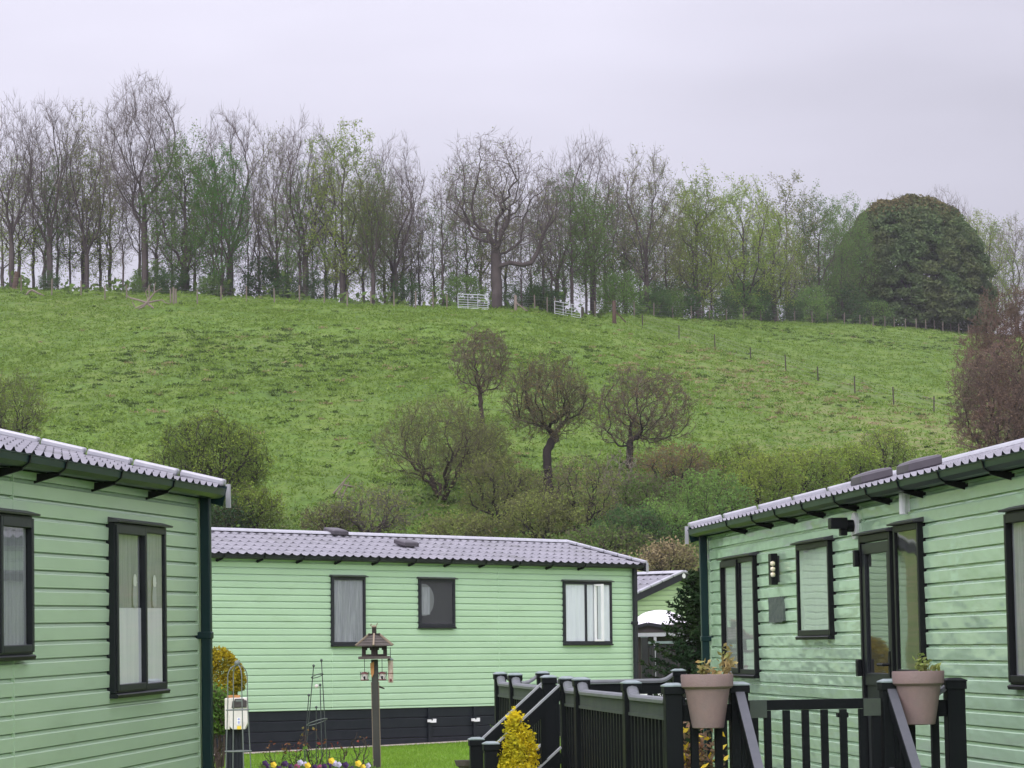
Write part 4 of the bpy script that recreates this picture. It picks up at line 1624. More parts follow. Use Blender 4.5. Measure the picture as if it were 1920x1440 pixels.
leafmat('straw', (0.30, 0.24, 0.13), (0.38, 0.31, 0.18), (0.22, 0.21, 0.09), 0.3, 0.5)
leafmat('tussock_green', (0.050, 0.085, 0.022), (0.080, 0.125, 0.032), (0.065, 0.10, 0.028), 0.2, 0.2)
leafmat('tuft_grass', (0.105, 0.185, 0.028), (0.205, 0.300, 0.058), (0.145, 0.225, 0.040), 0.3, 0.12)
leafmat('grass_blade', (0.13, 0.25, 0.03), (0.20, 0.33, 0.045), (0.16, 0.27, 0.035), 0.35, 1.2)


def unit(v):
    n = np.linalg.norm(v)
    return v / n if n > 1e-9 else np.array([0, 0, 1.0])


class Grow:
    """branch skeleton grown towards points spread through a crown, coarse limbs first"""

    def __init__(self, seed):
        self.r = np.random.default_rng(seed)
        self.pos = np.zeros((40000, 3))
        self.dir = np.zeros((40000, 3))
        self.par = np.full(40000, -1)
        self.ok = np.zeros(40000, bool)
        self.pl = np.zeros(40000)
        self.n = 0

    def node(self, p, d, par, ok=True):
        i = self.n
        self.pos[i], self.dir[i], self.par[i], self.ok[i] = p, d, par, ok
        if par >= 0:
            self.pl[i] = self.pl[par] + float(np.linalg.norm(self.pos[i] - self.pos[par]))
        self.n += 1
        return i

    def path(self, j, T, seg, gnarl, upb, ok=True, ctrl=None, zmin=-1e9):
        p, d = self.pos[j].copy(), self.dir[j]
        L = float(np.linalg.norm(T - p))
        if L < 1e-4:
            return j
        k = max(2, int(L / seg))
        c = p + (d * 0.26 + (T - p) / L * 0.26) * L + np.array([0, 0, upb * L * 0.6]) if ctrl is None else ctrl
        off = self.r.normal(0, gnarl * L, (k + 1, 3))
        prev, last = p, j
        for i in range(1, k + 1):
            t = i / k
            q = p * (1 - t) ** 2 + c * 2 * t * (1 - t) + T * t * t + off[i] * math.sin(math.pi * min(1, t * 0.93)) * 0.55
            last = self.node(q, unit(q - prev), last, ok and q[2] > zmin)
            prev = q
        return last

    bf = 0.45

    def attach(self, T, seg, gnarl, upb, angw, zmin):
        n = self.n
        D = T - self.pos[:n]
        L = np.sqrt((D * D).sum(1)) + 1e-6
        co = (D * self.dir[:n]).sum(1) / L
        cost = L * (1 + angw * (1 - co)) + self.bf * self.pl[:n] + np.where(self.ok[:n], 0, 1e6)
        self.path(int(cost.argmin()), T, seg, gnarl, upb, zmin=zmin)

    def rows(self, R, rtip, spurs, slen, up, extra_seed=0):
        n = self.n
        cnt = np.zeros(n)
        child = np.zeros(n, bool)
        par = self.par[:n]
        child[par[par >= 0]] = True
        cnt[~child] = 1
        for i in range(n - 1, -1, -1):
            if par[i] >= 0:
                cnt[par[i]] += cnt[i]
        top = cnt[:n].max()
        rad = np.maximum(rtip, R * (cnt[:n] / top) ** 0.60)
        idx = np.where(par >= 0)[0]
        p0, p1 = self.pos[par[idx]], self.pos[idx]
        r1 = rad[idx]
        r0 = np.minimum(rad[par[idx]], r1 * 1.25)
        cf = cnt[idx] / cnt[:n][par < 0].sum()
        lv = np.where(cf > 0.06, 0, np.where(cf > 0.008, 1, 2))
        A = np.concatenate([p0, p1, r0[:, None], r1[:, None], lv[:, None]], 1)
        fine = idx[cnt[idx] <= max(1.0, 0.02 * top)]
        if spurs and len(fine):
            rep = np.repeat(fine, self.r.poisson(spurs, len(fine)))
            d = self.dir[rep] * 0.75 + self.r.normal(0, 0.5, (len(rep), 3)) + np.array([0, 0, up])
            d /= np.linalg.norm(d, axis=1, keepdims=True)
            L = slen * self.r.uniform(0.45, 1.25, (len(rep), 1))
            q0 = self.pos[rep]
            q1 = q0 + d * L * 0.5
            d2 = d + self.r.normal(0, 0.25, d.shape) + np.array([0, 0, up * 0.5])
            d2 /= np.linalg.norm(d2, axis=1, keepdims=True)
            q2 = q1 + d2 * L * 0.5
            one = np.ones((len(rep), 1))
            A = np.concatenate([A, np.concatenate([q0, q1, one * rtip, one * rtip * 0.75, one * 3], 1), np.concatenate([q1, q2, one * rtip * 0.75, one * rtip * 0.45, one * 3], 1)])
        return A


def tube_arrays(A, sides):
    """separate little tapered prisms for every segment"""
    p0, p1, r0, r1 = A[:, 0:3], A[:, 3:6], A[:, 6], A[:, 7]
    d = p1 - p0
    L = np.linalg.norm(d, axis=1, keepdims=True)
    d = d / np.maximum(L, 1e-6)
    p1 = p1 + d * r1[:, None] * 0.3
    ref = np.where(np.abs(d[:, 2:3]) < 0.9, np.array([[0, 0, 1.0]]), np.array([[1.0, 0, 0]]))
    s = np.cross(d, ref)
    s /= np.maximum(np.linalg.norm(s, axis=1, keepdims=True), 1e-6)
    t = np.cross(d, s)
    n = len(A)
    V = np.zeros((n, 2 * sides, 3))
    for k in range(sides):
        a = 2 * math.pi * k / sides
        o = s * math.cos(a) + t * math.sin(a)
        V[:, k] = p0 + o * r0[:, None]
        V[:, sides + k] = p1 + o * r1[:, None]
    base = (np.arange(n) * 2 * sides)[:, None]
    F = []
    for k in range(sides):
        F.append(np.concatenate([base + k, base + (k + 1) % sides, base + sides + (k + 1) % sides, base + sides + k], 1))
    F = np.stack(F, 1).reshape(-1, 4)
    return V.reshape(-1, 3), F


def leaf_arrays(C, size, rng, flat=0.0, asp=0.6):
    """one small diamond for every centre"""
    n = len(C)
    u = rng.normal(0, 1, (n, 3))
    u[:, 2] *= (1 - flat)
    u /= np.maximum(np.linalg.norm(u, axis=1, keepdims=True), 1e-6)
    w = rng.normal(0, 1, (n, 3))
    v = np.cross(u, w)
    v /= np.maximum(np.linalg.norm(v, axis=1, keepdims=True), 1e-6)
    s = (size * rng.uniform(0.6, 1.4, n))[:, None]
    V = np.stack([C - u * s, C + v * s * asp, C + u * s, C - v * s * asp], 1).reshape(-1, 3)
    F = np.arange(n * 4).reshape(-1, 4)
    return V, F


def tree_meshes(A, split_lvl, leaf_pts=None, leaf_size=0.2, seed=0, sides=(7, 5, 3), flat=0.0):
    """numpy arrays for the trunk part and the crown part (twigs 0, leaves 1)"""
    rng = np.random.default_rng(seed + 999)
    T = A[A[:, 8] <= split_lvl]
    C = A[A[:, 8] > split_lvl]
    tv, tf = [], []
    o = 0
    for lv in range(split_lvl + 1):
        B = T[T[:, 8] == lv]
        if len(B):
            v, f = tube_arrays(B, sides[min(lv, len(sides) - 1)])
            tv.append(v); tf.append(f + o); o += len(v)
    cv, cf, ci = [], [], []
    o = 0
    if len(C):
        v, f = tube_arrays(C, 3)
        cv.append(v); cf.append(f); ci.append(np.zeros(len(f), int)); o += len(v)
    if leaf_pts is not None and len(leaf_pts):
        v, f = leaf_arrays(leaf_pts, leaf_size, rng, flat)
        cv.append(v); cf.append(f + o); ci.append(np.ones(len(f), int))
    return (np.concatenate(tv), np.concatenate(tf)), ((np.concatenate(cv), np.concatenate(cf), np.concatenate(ci)) if cv else None)


def leaf_points(A, minlvl, per_m, spread, rng, pred=None):
    B = A[A[:, 8] >= minlvl]
    L = np.linalg.norm(B[:, 3:6] - B[:, 0:3], axis=1)
    cnt = rng.poisson(L * per_m)
    idx = np.repeat(np.arange(len(B)), cnt)
    t = rng.random(len(idx))[:, None]
    P = B[idx, 0:3] * (1 - t) + B[idx, 3:6] * t + rng.normal(0, spread, (len(idx), 3))
    if pred is not None and len(P):
        P = P[pred(P)]
    return P


def make_tree(name, label, cat, A, loc, bark, twig, leaf, split=1, leaf_pts=None, leaf_size=0.2, seed=0, group=None, rotz=0.0, scale=1.0, flat=0.0):
    root = thing(name, label, cat, loc, rotz, group)
    root.scale = (scale,) * 3 if not isinstance(scale, tuple) else scale
    (tv, tf), cr = tree_meshes(A, split, leaf_pts, leaf_size, seed, flat=flat)
    np_mesh('trunk', tv, tf, [MATS[bark]], root, smooth=True)
    if cr:
        np_mesh('crown', cr[0], cr[1], [MATS[twig], MATS[leaf]], root, cr[2])
    return root


def dup(root, loc, rotz, scale, label=None, group=None, mats=None):
    """a copy of a thing and of its parts, sharing their meshes"""
    r = root.copy()
    COL.objects.link(r)
    r.location = loc
    r.rotation_euler = (0, 0, rotz)
    r.scale = scale if isinstance(scale, tuple) else (scale,) * 3
    if label:
        r['label'] = label
    if group:
        r['group'] = group
    elif 'group' in r:
        del r['group']
    for ch in root.children:
        c = ch.copy()
        COL.objects.link(c)
        c.parent = r
        if mats and ch.name.split('.')[0] == 'crown':
            for i, m in enumerate(mats):
                c.material_slots[i].link = 'OBJECT'
                c.material_slots[i].material = MATS[m]
    return r


# ways of growing: numbers of limbs, branches and twig ends; trunk height; lowest limb; bends
ASH = dict(lob=0.45, counts=(12, 90, 640), seg=0.04, gnarl=0.028, upb=0.16, angw=1.2, trunk=0.40, zmin=0.22, spurs=1.5, slen=0.052, up=0.45, rtip=0.0105)
SLIM = dict(counts=(10, 60, 260), seg=0.04, gnarl=0.05, upb=0.12, angw=0.9, trunk=0.82, zmin=0.30, spurs=1.3, slen=0.050, up=0.30, rtip=0.0105)
LEAFY = dict(counts=(14, 100, 560), seg=0.04, gnarl=0.06, upb=0.12, angw=0.8, trunk=0.60, zmin=0.14, spurs=1.2, slen=0.045, up=0.2, rtip=0.0105)
OAK = dict(counts=(12, 110, 900), seg=0.032, gnarl=0.085, upb=0.06, angw=0.55, trunk=0.44, zmin=0.25, spurs=1.4, slen=0.045, up=0.12, rtip=0.010, bf=0.32)
BUSH = dict(counts=(10, 90, 560), seg=0.04, gnarl=0.09, upb=0.06, angw=0.6, trunk=0.5, zmin=0.05, spurs=2.0, slen=0.075, up=0.1, rtip=0.007, bf=0.35)


def skeleton(seed, P, H, R, env, lean=(0, 0), stems=1, spread=0.5, zmin=None, counts=None):
    """env is (centre, radii) of the crown ellipsoid, its outline broken into lobes"""
    G = Grow(seed)
    G.bf = P.get('bf', 0.45)
    rng = G.r
    c, r = np.array(env[0], float), np.array(env[1], float)
    seg = P['seg'] * H
    zm = (P['zmin'] if zmin is None else zmin) * H
    lob = rng.uniform(0, 6.28, 4)

    def sample(n, lo):
        q = rng.normal(0, 1, (n, 3))
        q /= np.linalg.norm(q, axis=1, keepdims=True)
        a = np.arctan2(q[:, 1], q[:, 0])
        k = 1 + P.get('lob', 1.0) * (0.10 * np.sin(3 * a + lob[0]) * (1 - np.abs(q[:, 2])) + 0.07 * np.sin(5 * a + lob[1] + 3 * q[:, 2]) + 0.06 * np.sin(7 * q[:, 2] + lob[2] + 2 * a))
        rad = (lo + (1 - lo) * rng.random(n)) ** 0.5
        T = c + q * r * (rad * k)[:, None]
        return T[T[:, 2] > 0.12 * H]

    up = np.array([lean[0], lean[1], 1.0])
    if stems == 1:
        base = G.node(np.array([0, 0, -0.03 * H]), unit(up), -1, False)
        top = np.array([lean[0] * H * P['trunk'], lean[1] * H * P['trunk'], H * P['trunk']])
        G.path(base, top, seg, P['gnarl'] * 0.16, 0, True, zmin=zm)
    else:
        for k in range(stems):
            a = 2 * math.pi * (k + rng.uniform(0, .6)) / stems
            o = np.array([math.cos(a), math.sin(a), 0])
            base = G.node(o * 0.02 * H + np.array([0, 0, -0.03 * H]), unit(up + o * spread), -1, False)
            T = np.array([lean[0], lean[1], 0]) * H * 0.4 + o * min(r[0], r[1]) * spread * rng.uniform(0.5, 1.0) + np.array([0, 0, H * P['trunk'] * rng.uniform(0.7, 1.1)])
            G.path(base, T, seg, P['gnarl'] * 0.7, 0.05, True, zmin=zm)
    cn = counts or P['counts']
    for lvl, n in enumerate(cn):
        T = sample(n, (0.62, 0.35, 0.15)[min(lvl, 2)])
        order = np.argsort(np.linalg.norm((T - np.array([0, 0, zm])), axis=1)) if lvl < 2 else rng.permutation(len(T))
        for i in order:
            G.attach(T[i], seg * (1.0, 0.9, 0.75)[min(lvl, 2)], P['gnarl'], P['upb'] * (1, 0.8, 0.4)[min(lvl, 2)], P['angw'], zm)
    return G.rows(R, P['rtip'], P['spurs'], P['slen'] * H, P['up'])


def fit_height(A, H):
    B = A.copy()
    B[:, 0:6] *= H / np.percentile(A[:, 5], 99.9)
    return B


# ---- woodland along the ridge: kinds of tree, then every tree on its own spot
WOOD = {}


def kind(name, P, H, R, seeds, env, leaf_kw, split=1, **kw):
    WOOD[name] = []
    for s in seeds:
        A = fit_height(skeleton(s, P, H, R, env, **kw), H)
        rng = np.random.default_rng(s)
        pts = leaf_points(A, leaf_kw['lvl'], leaf_kw['n'], leaf_kw['spread'], rng, leaf_kw.get('pred')) if leaf_kw else None
        WOOD[name].append((A, pts, split, leaf_kw['size'] if leaf_kw else 0.1, s))


kind('ash', ASH, 17.0, 0.30, (3, 8, 21), ((0, 0, 10.9), (3.7, 3.7, 6.3)), None)
kind('ash_budding', ASH, 16.0, 0.26, (5, 14), ((0, 0, 9.8), (3.5, 3.5, 6.4)), dict(lvl=3, n=2.2, spread=0.10, size=0.065))
kind('slim', SLIM, 14.5, 0.12, (31, 32, 33, 34), ((0, 0, 8.9), (1.9, 1.9, 5.8)), dict(lvl=3, n=1.2, spread=0.12, size=0.065))
kind('slim_leafy', SLIM, 13.5, 0.12, (41, 42, 43), ((0, 0, 7.9), (2.1, 2.1, 5.8)), dict(lvl=2, n=7.0, spread=0.16, size=0.065))
kind('leafy', LEAFY, 13.5, 0.24, (51, 52, 53), ((0, 0, 7.5), (3.2, 3.2, 6.1)), dict(lvl=2, n=9.0, spread=0.15, size=0.068))
kind('under', BUSH, 4.2, 0.06, (61, 62, 63), ((0, 0, 2.1), (2.3, 2.3, 2.2)), dict(lvl=2, n=13.0, spread=0.15, size=0.07), 1, stems=6, counts=(8, 50, 200))

_first = {}


def plant(kindname, var, px, dback, top_y, label, cat, group=None, mats=None, wscale=1.0, name='tree', bark=None):
    """one woodland tree on the ground dback metres behind the crest"""
    A, pts, split, ls, s = WOOD[kindname][var % len(WOOD[kindname])]
    cd = crest_d(px) + dback
    d = ray(px, 560)
    x, y = d.x / d.y * cd, cd
    z = tz(x, y)
    t = ray(px, top_y)
    ztop = CAMZ + t.z / t.y * y
    H0 = WOOD_H[kindname]
    sc = (ztop - z) / H0
    rot = RNG.uniform(0, 6.28)
    key = (kindname, var % len(WOOD[kindname]))
    scl = (sc * wscale, sc * wscale, sc)
    if key not in _first:
        r = make_tree(name, label, cat, A, (x, y, z), bark or 'bark_grey', (mats or ['twig_grey', 'leaf_bud'])[0], (mats or ['twig_grey', 'leaf_bud'])[1], split, pts, ls, s, group, rot, 1.0)
        r.scale = scl
        _first[key] = r
        return r
    return dup(_first[key], (x, y, z), rot, scl, label, group, mats)


WOOD_H = dict(ash=17.0, ash_budding=16.0, slim=14.5, slim_leafy=13.5, leafy=13.5, under=4.2)

# the trees that stand out
stand_out = [
    ('ash', 1, 94, 8, 176, 'bare upright tree with several stems, near the hazy end of the wood', ['twig_grey', 'leaf_bud'], 0.85),
    ('ash', 2, 22, 6, 172, 'bare tall tree at the very edge of the photo above the leaning stump', ['twig_grey', 'leaf_bud'], 0.8),
    ('ash_budding', 0, 163, 9, 184, 'thin budding tree between the several-stemmed tree and the tallest domed one', ['twig_grey', 'leaf_bud'], 0.7),
    ('leafy', 0, 348, 4, 233, 'tree with fresh green crown directly beside the tallest domed bare tree', ['twig_olive', 'leaf_fresh'], 1.1),
    ('ash', 1, 432, 14, 196, 'bare round-topped tree rising behind the bright green maple', ['twig_grey', 'leaf_bud'], 0.95),
    ('leafy', 1, 417, 3, 268, 'vivid green leafy tree, the greenest in the wood', ['twig_olive', 'leaf_bright'], 0.85),
    ('ash', 2, 573, 6, 204, 'tall bare tree with brush-like top at the gap where sky shows through', ['twig_grey', 'leaf_bud'], 0.9),
    ('ash_budding', 1, 520, 12, 232, 'greyish budding tree between the sky gap and the green maple', ['twig_grey', 'leaf_bud'], 0.7),
    ('leafy', 2, 643, 6, 226, 'olive leafing tree with a pointed top past the sky gap', ['twig_grey', 'leaf_yellow'], 0.95),
    ('ash', 0, 742, 10, 248, 'bare purplish tree between the olive pointed tree and the spreading oak', ['twig_grey', 'leaf_bud'], 0.85),
    ('ash_budding', 0, 700, 4, 290, 'half leafed tree with green lower branches standing over the fence', ['twig_olive', 'leaf_fresh'], 0.85),
    ('ash', 1, 1112, 8, 246, 'bare tree with a fan-shaped top above the tilted field gate', ['twig_grey', 'leaf_bud'], 0.9),
    ('ash', 2, 1045, 12, 280, 'bare grey tree between the spreading oak and the fan-topped tree', ['twig_grey', 'leaf_bud'], 0.8),
    ('ash_budding', 1, 1213, 8, 272, 'budding tree where the bare wood turns to green', ['twig_grey', 'leaf_bud'], 0.95),
    ('leafy', 0, 1308, 7, 308, 'rounded yellow-green tree, first of the leafy ones', ['twig_olive', 'leaf_yellow'], 1.05),
    ('leafy', 1, 1396, 7, 328, 'yellow-green tree next to the brightest yellow one', ['twig_olive', 'leaf_yellow'], 1.1),
    ('leafy', 2, 1452, 3, 382, 'brightest yellow-green tree, leafy nearly to the ground', ['twig_olive', 'leaf_yellow'], 1.15),
    ('slim_leafy', 0, 1478, 20, 320, 'narrow tree with a jagged tip above the yellow-green crowns', ['twig_olive', 'leaf_bud'], 1.3),
    ('leafy', 0, 1537, 10, 346, 'green tree on the yew side of the jagged-tipped tree', ['twig_olive', 'leaf_fresh'], 0.95),
    ('leafy', 1, 1590, 12, 362, 'green tree touching the dark domed yew', ['twig_olive', 'leaf_fresh'], 0.9),
    ('ash', 0, 1772, 40, 346, 'bare fan-shaped tree peeping over the shoulder of the dark yew', ['twig_grey', 'leaf_bud'], 0.9),
    ('ash_budding', 0, 1668, 40, 362, 'bare tree top just showing over the dark yew on the green tree side', ['twig_grey', 'leaf_bud'], 0.9),
    ('leafy', 2, 1858, 20, 392, 'pale thin-leaved tree between the yew and the brown tree', ['twig_grey', 'leaf_yellow'], 0.9),
    ('ash_budding', 1, 1905, 26, 400, 'brownish budding tree behind the big brown tree', ['twig_brown', 'leaf_bud'], 1.0),
    ('leafy', 1, 1815, 34, 400, 'pale budding tree top over the lower shoulder of the yew', ['twig_grey', 'leaf_yellow'], 0.8),
]
for kd, var, px, db_, ty, lab, mt, ws in stand_out:
    plant(kd, var, px, db_, ty, lab, 'tree', None, mt, ws)

# the slender trees packed between them
prng = np.random.default_rng(77)
fill = []
x = 4.0
while x < 1640:
    fill.append(x)
    x += prng.uniform(14, 30) if x > 700 else prng.uniform(17, 36)
for i, px in enumerate(fill):
    skyline = np.interp(px, [0, 110, 200, 350, 480, 560, 660, 780, 900, 1050, 1200, 1330, 1450, 1640], [210, 215, 240, 270, 275, 270, 275, 290, 300, 300, 300, 335, 385, 400])
    ty = skyline + prng.uniform(5, 90)
    green = np.interp(px, [0, 300, 500, 700, 1000, 1200, 1640], [0.22, 0.4, 0.35, 0.45, 0.4, 0.7, 0.85])
    if prng.random() < green:
        kd, mt = 'slim_leafy', ['twig_olive', ['leaf_fresh', 'leaf_yellow', 'leaf_bud', 'leaf_fresh'][int(prng.integers(4))]]
    else:
        kd, mt = 'slim', ['twig_grey', 'leaf_bud']
    if kd == 'slim':
        lab = 'slender bare tree packed among taller trees on the hilltop wood'
        grp = 'slender bare trees of the hilltop wood'
    else:
        lab = 'slender leafing tree packed among taller trees on the hilltop wood'
        grp = 'slender leafing trees of the hilltop wood'
    plant(kd, int(prng.integers(4)), px, prng.uniform(3, 24), ty, lab, 'tree', grp, mt, prng.uniform(0.9, 1.35))
# shrubs under the trees, along the fence
for i in range(46):
    px = prng.uniform(0, 1660)
    dens = np.interp(px, [0, 60, 100, 160, 210, 300, 460, 520, 690, 800, 850, 1000, 1100, 1660], [.3, .8, 1, .5, .4, .8, .4, .3, .9, .7, .9, .9, .8, 1])
    if prng.random() > dens:
        continue
    ty = np.interp(px, [0, 430, 960, 1300, 1660], [500, 510, 530, 545, 560]) + prng.uniform(-32, 12)
    plant('under', i, px, prng.uniform(2.5, 12), ty, 'green shrub growing under the hilltop trees behind the fence', 'shrub', 'green shrubs under the hilltop trees', ['twig_olive', ['leaf_under', 'leaf_under', 'leaf_fresh'][i % 3]], prng.uniform(0.8, 1.3), name='shrub')

# dark undergrowth strip on the woodland floor
ug_pts = []
for i in range(18000):
    px = prng.uniform(-60, 1720)
    cd = crest_d(px) + prng.uniform(2.0, 26)
    d = ray(px, 560)
    x_, y_ = d.x / d.y * cd, cd
    hgt = (0.9 + 0.7 * math.sin(px * 0.05) * math.sin(px * 0.013 + 1)) * (cd / 260)
    ug_pts.append((x_, y_, tz(x_, y_) + abs(prng.normal(0, 0.6)) * max(0.3, hgt)))
v, f = leaf_arrays(np.array(ug_pts), 0.26, prng)
tag(np_mesh('undergrowth', v, f, [MATS['leaf_bramble']]), 'low dark undergrowth along the woodland floor behind the fence', 'undergrowth', kind='stuff')


# ---- trees with a shape of their own
def sized_tree(name, label, cat, base_px, base_y, top_y, P, seed, R, width_px, bark='bark_dark', twig='twig_brown', leaf='leaf_bud', leaf_kw=None, env=None, lean=(0, 0), stems=1, split=1, spread=0.5, extra=None, pos=None, flat=0.0, zmin=None, counts=None, k_rad=1.0):
    """tree whose foot, top and width are read off the photograph at its real distance"""
    b = pos if pos is not None else hill_hit(base_px, base_y)
    t = ray(base_px, top_y)
    H = (CAMZ + t.z / t.y * b.y) - b.z
    w = width_px / FPX * b.y / 2
    e = env(H, w) if env else ((0, 0, H * 0.55), (w, w, H * 0.47))
    A = skeleton(seed, dict(P, rtip=P['rtip'] * k_rad), H, R, e, lean=lean, stems=stems, spread=spread, zmin=zmin, counts=counts)
    if extra is not None:
        A = extra(A, H, w)
    A = fit_height(A, H)
    rng = np.random.default_rng(seed)
    pts = leaf_points(A, leaf_kw['lvl'], leaf_kw['n'], leaf_kw['spread'], rng, leaf_kw.get('pred')) if leaf_kw else None
    return make_tree(name, label, cat, A, b, bark, twig, leaf, split, pts, leaf_kw['size'] if leaf_kw else 0.1, seed, flat=flat)


cd_ = crest_d(268) + 4.0
dd_ = ray(272, 545)
sized_tree('tree', 'tallest bare tree with wide domed crown above the woodland edge', 'tree', 272, 545, 134, dict(ASH, lob=0.15), 88, 0.30, 172, bark='bark_grey', twig='twig_grey',
           env=lambda H, w: ((-0.08 * w, 0, H * 0.66), (w, w, H * 0.335)), zmin=0.26, counts=(15, 130, 1250), pos=Vector((dd_.x / dd_.y * cd_, cd_, tz(dd_.x / dd_.y * cd_, cd_))))


def oak_limb(A, H, w):
    """the big oak's low limb: out sideways, then bent straight up"""
    G = Grow(4)
    pts = [(0.1, -0.3, 3.5), (1.1, -0.5, 3.8), (2.2, -0.6, 3.6), (2.9, -0.6, 3.75), (3.4, -0.6, 4.6), (3.9, -0.5, 6.0), (4.5, -0.4, 7.4), (4.9, -0.3, 8.4)]
    last = G.node(np.array(pts[0]), np.array([1.0, 0, 0.2]), -1, False)
    for q in pts[1:]:
        last = G.node(np.array(q), unit(np.array(q) - G.pos[last]), last, q[2] > 3.7 and q[0] > 2.5)
    T = G.r.normal(0, 1, (150, 3)) * np.array([1.0, 1.0, 1.5]) + np.array([4.2, -0.4, 7.2])
    for q in T:
        G.attach(q, 0.5, 0.08, 0.05, 0.5, 0)
    return np.concatenate([A, G.rows(0.19, 0.0105, 1.4, 0.55, 0.2)])


cd = crest_d(932) + 0.5
d0 = ray(932, 578)
sized_tree('oak_tree', 'great bare spreading oak with a thick trunk and a low limb bent upwards', 'tree', 932, 578, 245, OAK, 12, 0.44, 240,
           bark='bark_grey', twig='twig_grey', leaf='leaf_bud', leaf_kw=dict(lvl=3, n=0.25, spread=0.1, size=0.08), zmin=0.30, counts=(15, 140, 1300),
           env=lambda H, w: ((-0.15, 0, H * 0.64), (w, w * 0.9, H * 0.37)), extra=oak_limb, pos=Vector((d0.x / d0.y * cd, cd, tz(d0.x / d0.y * cd, cd))))

# dark domed yew
yd = crest_d(1722) + 2.5
dy_ = ray(1710, 616)
yb = Vector((dy_.x / dy_.y * yd, yd, 0))
yb.z = tz(yb.x, yb.y)
yH = CAMZ + ray(1722, 366).z / ray(1722, 366).y * yd - yb.z
yew = thing('yew_tree', 'huge dark dome-shaped yew with drooping foliage touching the fence', 'tree', yb)
rngy = np.random.default_rng(3)
sil_x = np.array([0.0, 0.06, 0.15, 0.3, 0.45, 0.6, 0.75, 0.88, 0.96, 1.0])          # height fraction
sil_r = np.array([0.96, 1.0, 1.02, 1.01, 0.97, 0.90, 0.77, 0.57, 0.36, 0.06])        # radius fraction
Ry = 151 / FPX * yd
lumps = []
for i in range(760):
    h = rngy.uniform(0.02, 0.985)
    a = rngy.uniform(0, 2 * math.pi)
    rr = np.interp(h, sil_x, sil_r) * Ry
    lumps.append((rr * math.cos(a) * rngy.uniform(0.86, 0.97), rr * math.sin(a) * rngy.uniform(0.86, 0.97), h * yH * 0.97, rngy.uniform(0.7, 1.5)))
P_ = []
P_top = []
for lx_, ly_, lz_, lr in lumps:
    n = int(260 * lr)
    q = rngy.normal(0, 1, (n, 3))
    q /= np.linalg.norm(q, axis=1, keepdims=True)
    q *= rngy.uniform(0.55, 1.0, (n, 1)) * lr
    q[:, 2] *= 0.62
    out = np.array([lx_, ly_, 0]) / max(1e-3, math.hypot(lx_, ly_))
    q[:, 2] -= 0.28 * (q @ out)
    c = q + np.array([lx_, ly_, lz_])
    P_.append(c)
P_ = np.concatenate(P_)
P_ = P_[P_[:, 2] > 0.1]
core = rngy.normal(0, 1, (9000, 3))
core /= np.linalg.norm(core, axis=1, keepdims=True)
hc = rngy.random(9000) * 0.93
rc_ = np.interp(hc, sil_x, sil_r) * Ry * np.sqrt(rngy.random(9000)) * 0.86
core = np.stack([core[:, 0] / np.hypot(core[:, 0], core[:, 1]) * rc_, core[:, 1] / np.hypot(core[:, 0], core[:, 1]) * rc_, hc * yH * 0.97], 1)
P_ = np.concatenate([P_, core])
topm = (P_[:, 2] / yH + rngy.normal(0, 0.05, len(P_))) > 0.86
v1, f1 = leaf_arrays(P_[~topm], 0.19, rngy, 0.3)
v2, f2 = leaf_arrays(P_[topm], 0.17, rngy, 0.3)
np_mesh('crown', np.concatenate([v1, v2]), np.concatenate([f1, f2 + len(v1)]), [MATS['leaf_yew'], MATS['leaf_yew_top']], yew, np.concatenate([np.zeros(len(f1), int), np.ones(len(f2), int)]))
Ay = skeleton(6, OAK, yH, 0.7, ((0, 0, yH * 0.45), (Ry * 0.8, Ry * 0.8, yH * 0.42)), zmin=0.08, counts=(24, 160))
(tv, tf), cr = tree_meshes(Ay[Ay[:, 8] <= 2], 2)
np_mesh('trunk', tv, tf, [MATS['bark_dark']], yew, smooth=True)

# trees and bushes at the foot of the slope
BUDS = dict(lvl=3, n=3.2, spread=0.06, size=0.038)
OAK = dict(OAK, spurs=2.2)
sized_tree('bare_tree', 'slim bare tree leaning up the slope behind the big bush, highest of the slope trees', 'tree', 908, 818, 606, OAK, 23, 0.12, 128, bark='bark_brown', twig='twig_brown', leaf='leaf_rusty',
           leaf_kw=BUDS, env=lambda H, w: ((-0.05 * w, 0, H * 0.68), (w, w, H * 0.33)), lean=(-0.09, 0), zmin=0.34, counts=(13, 90, 520))
sized_tree('bare_tree', 'dark-trunked bare oak with flat spreading crown in the middle of the slope', 'tree', 1030, 966, 658, OAK, 29, 0.20, 188, bark='bark_dark', twig='twig_olive', leaf='leaf_rusty',
           leaf_kw=BUDS, env=lambda H, w: ((0, 0, H * 0.74), (w, w, H * 0.27)), lean=(-0.02, 0), zmin=0.50, counts=(16, 120, 800))
sized_tree('bare_tree', 'rounded bare oak with fan of twigs standing over the leafy bushes', 'tree', 1180, 880, 682, OAK, 37, 0.18, 205, bark='bark_dark', twig='twig_brown', leaf='leaf_rusty',
           leaf_kw=BUDS, env=lambda H, w: ((0.28 * w, 0, H * 0.60), (w * 1.12, w, H * 0.41)), lean=(0.05, 0), zmin=0.22, counts=(13, 120, 900))
sized_tree('bush', 'wide grey-olive twiggy bush at the foot of the slope, largest of the bushes', 'bush', 830, 935, 738, BUSH, 43, 0.10, 265, bark='bark_brown', twig='twig_olive', leaf='leaf_olive',
           leaf_kw=dict(lvl=3, n=5.5, spread=0.09, size=0.040), stems=7, spread=0.7, counts=(16, 140, 1000))
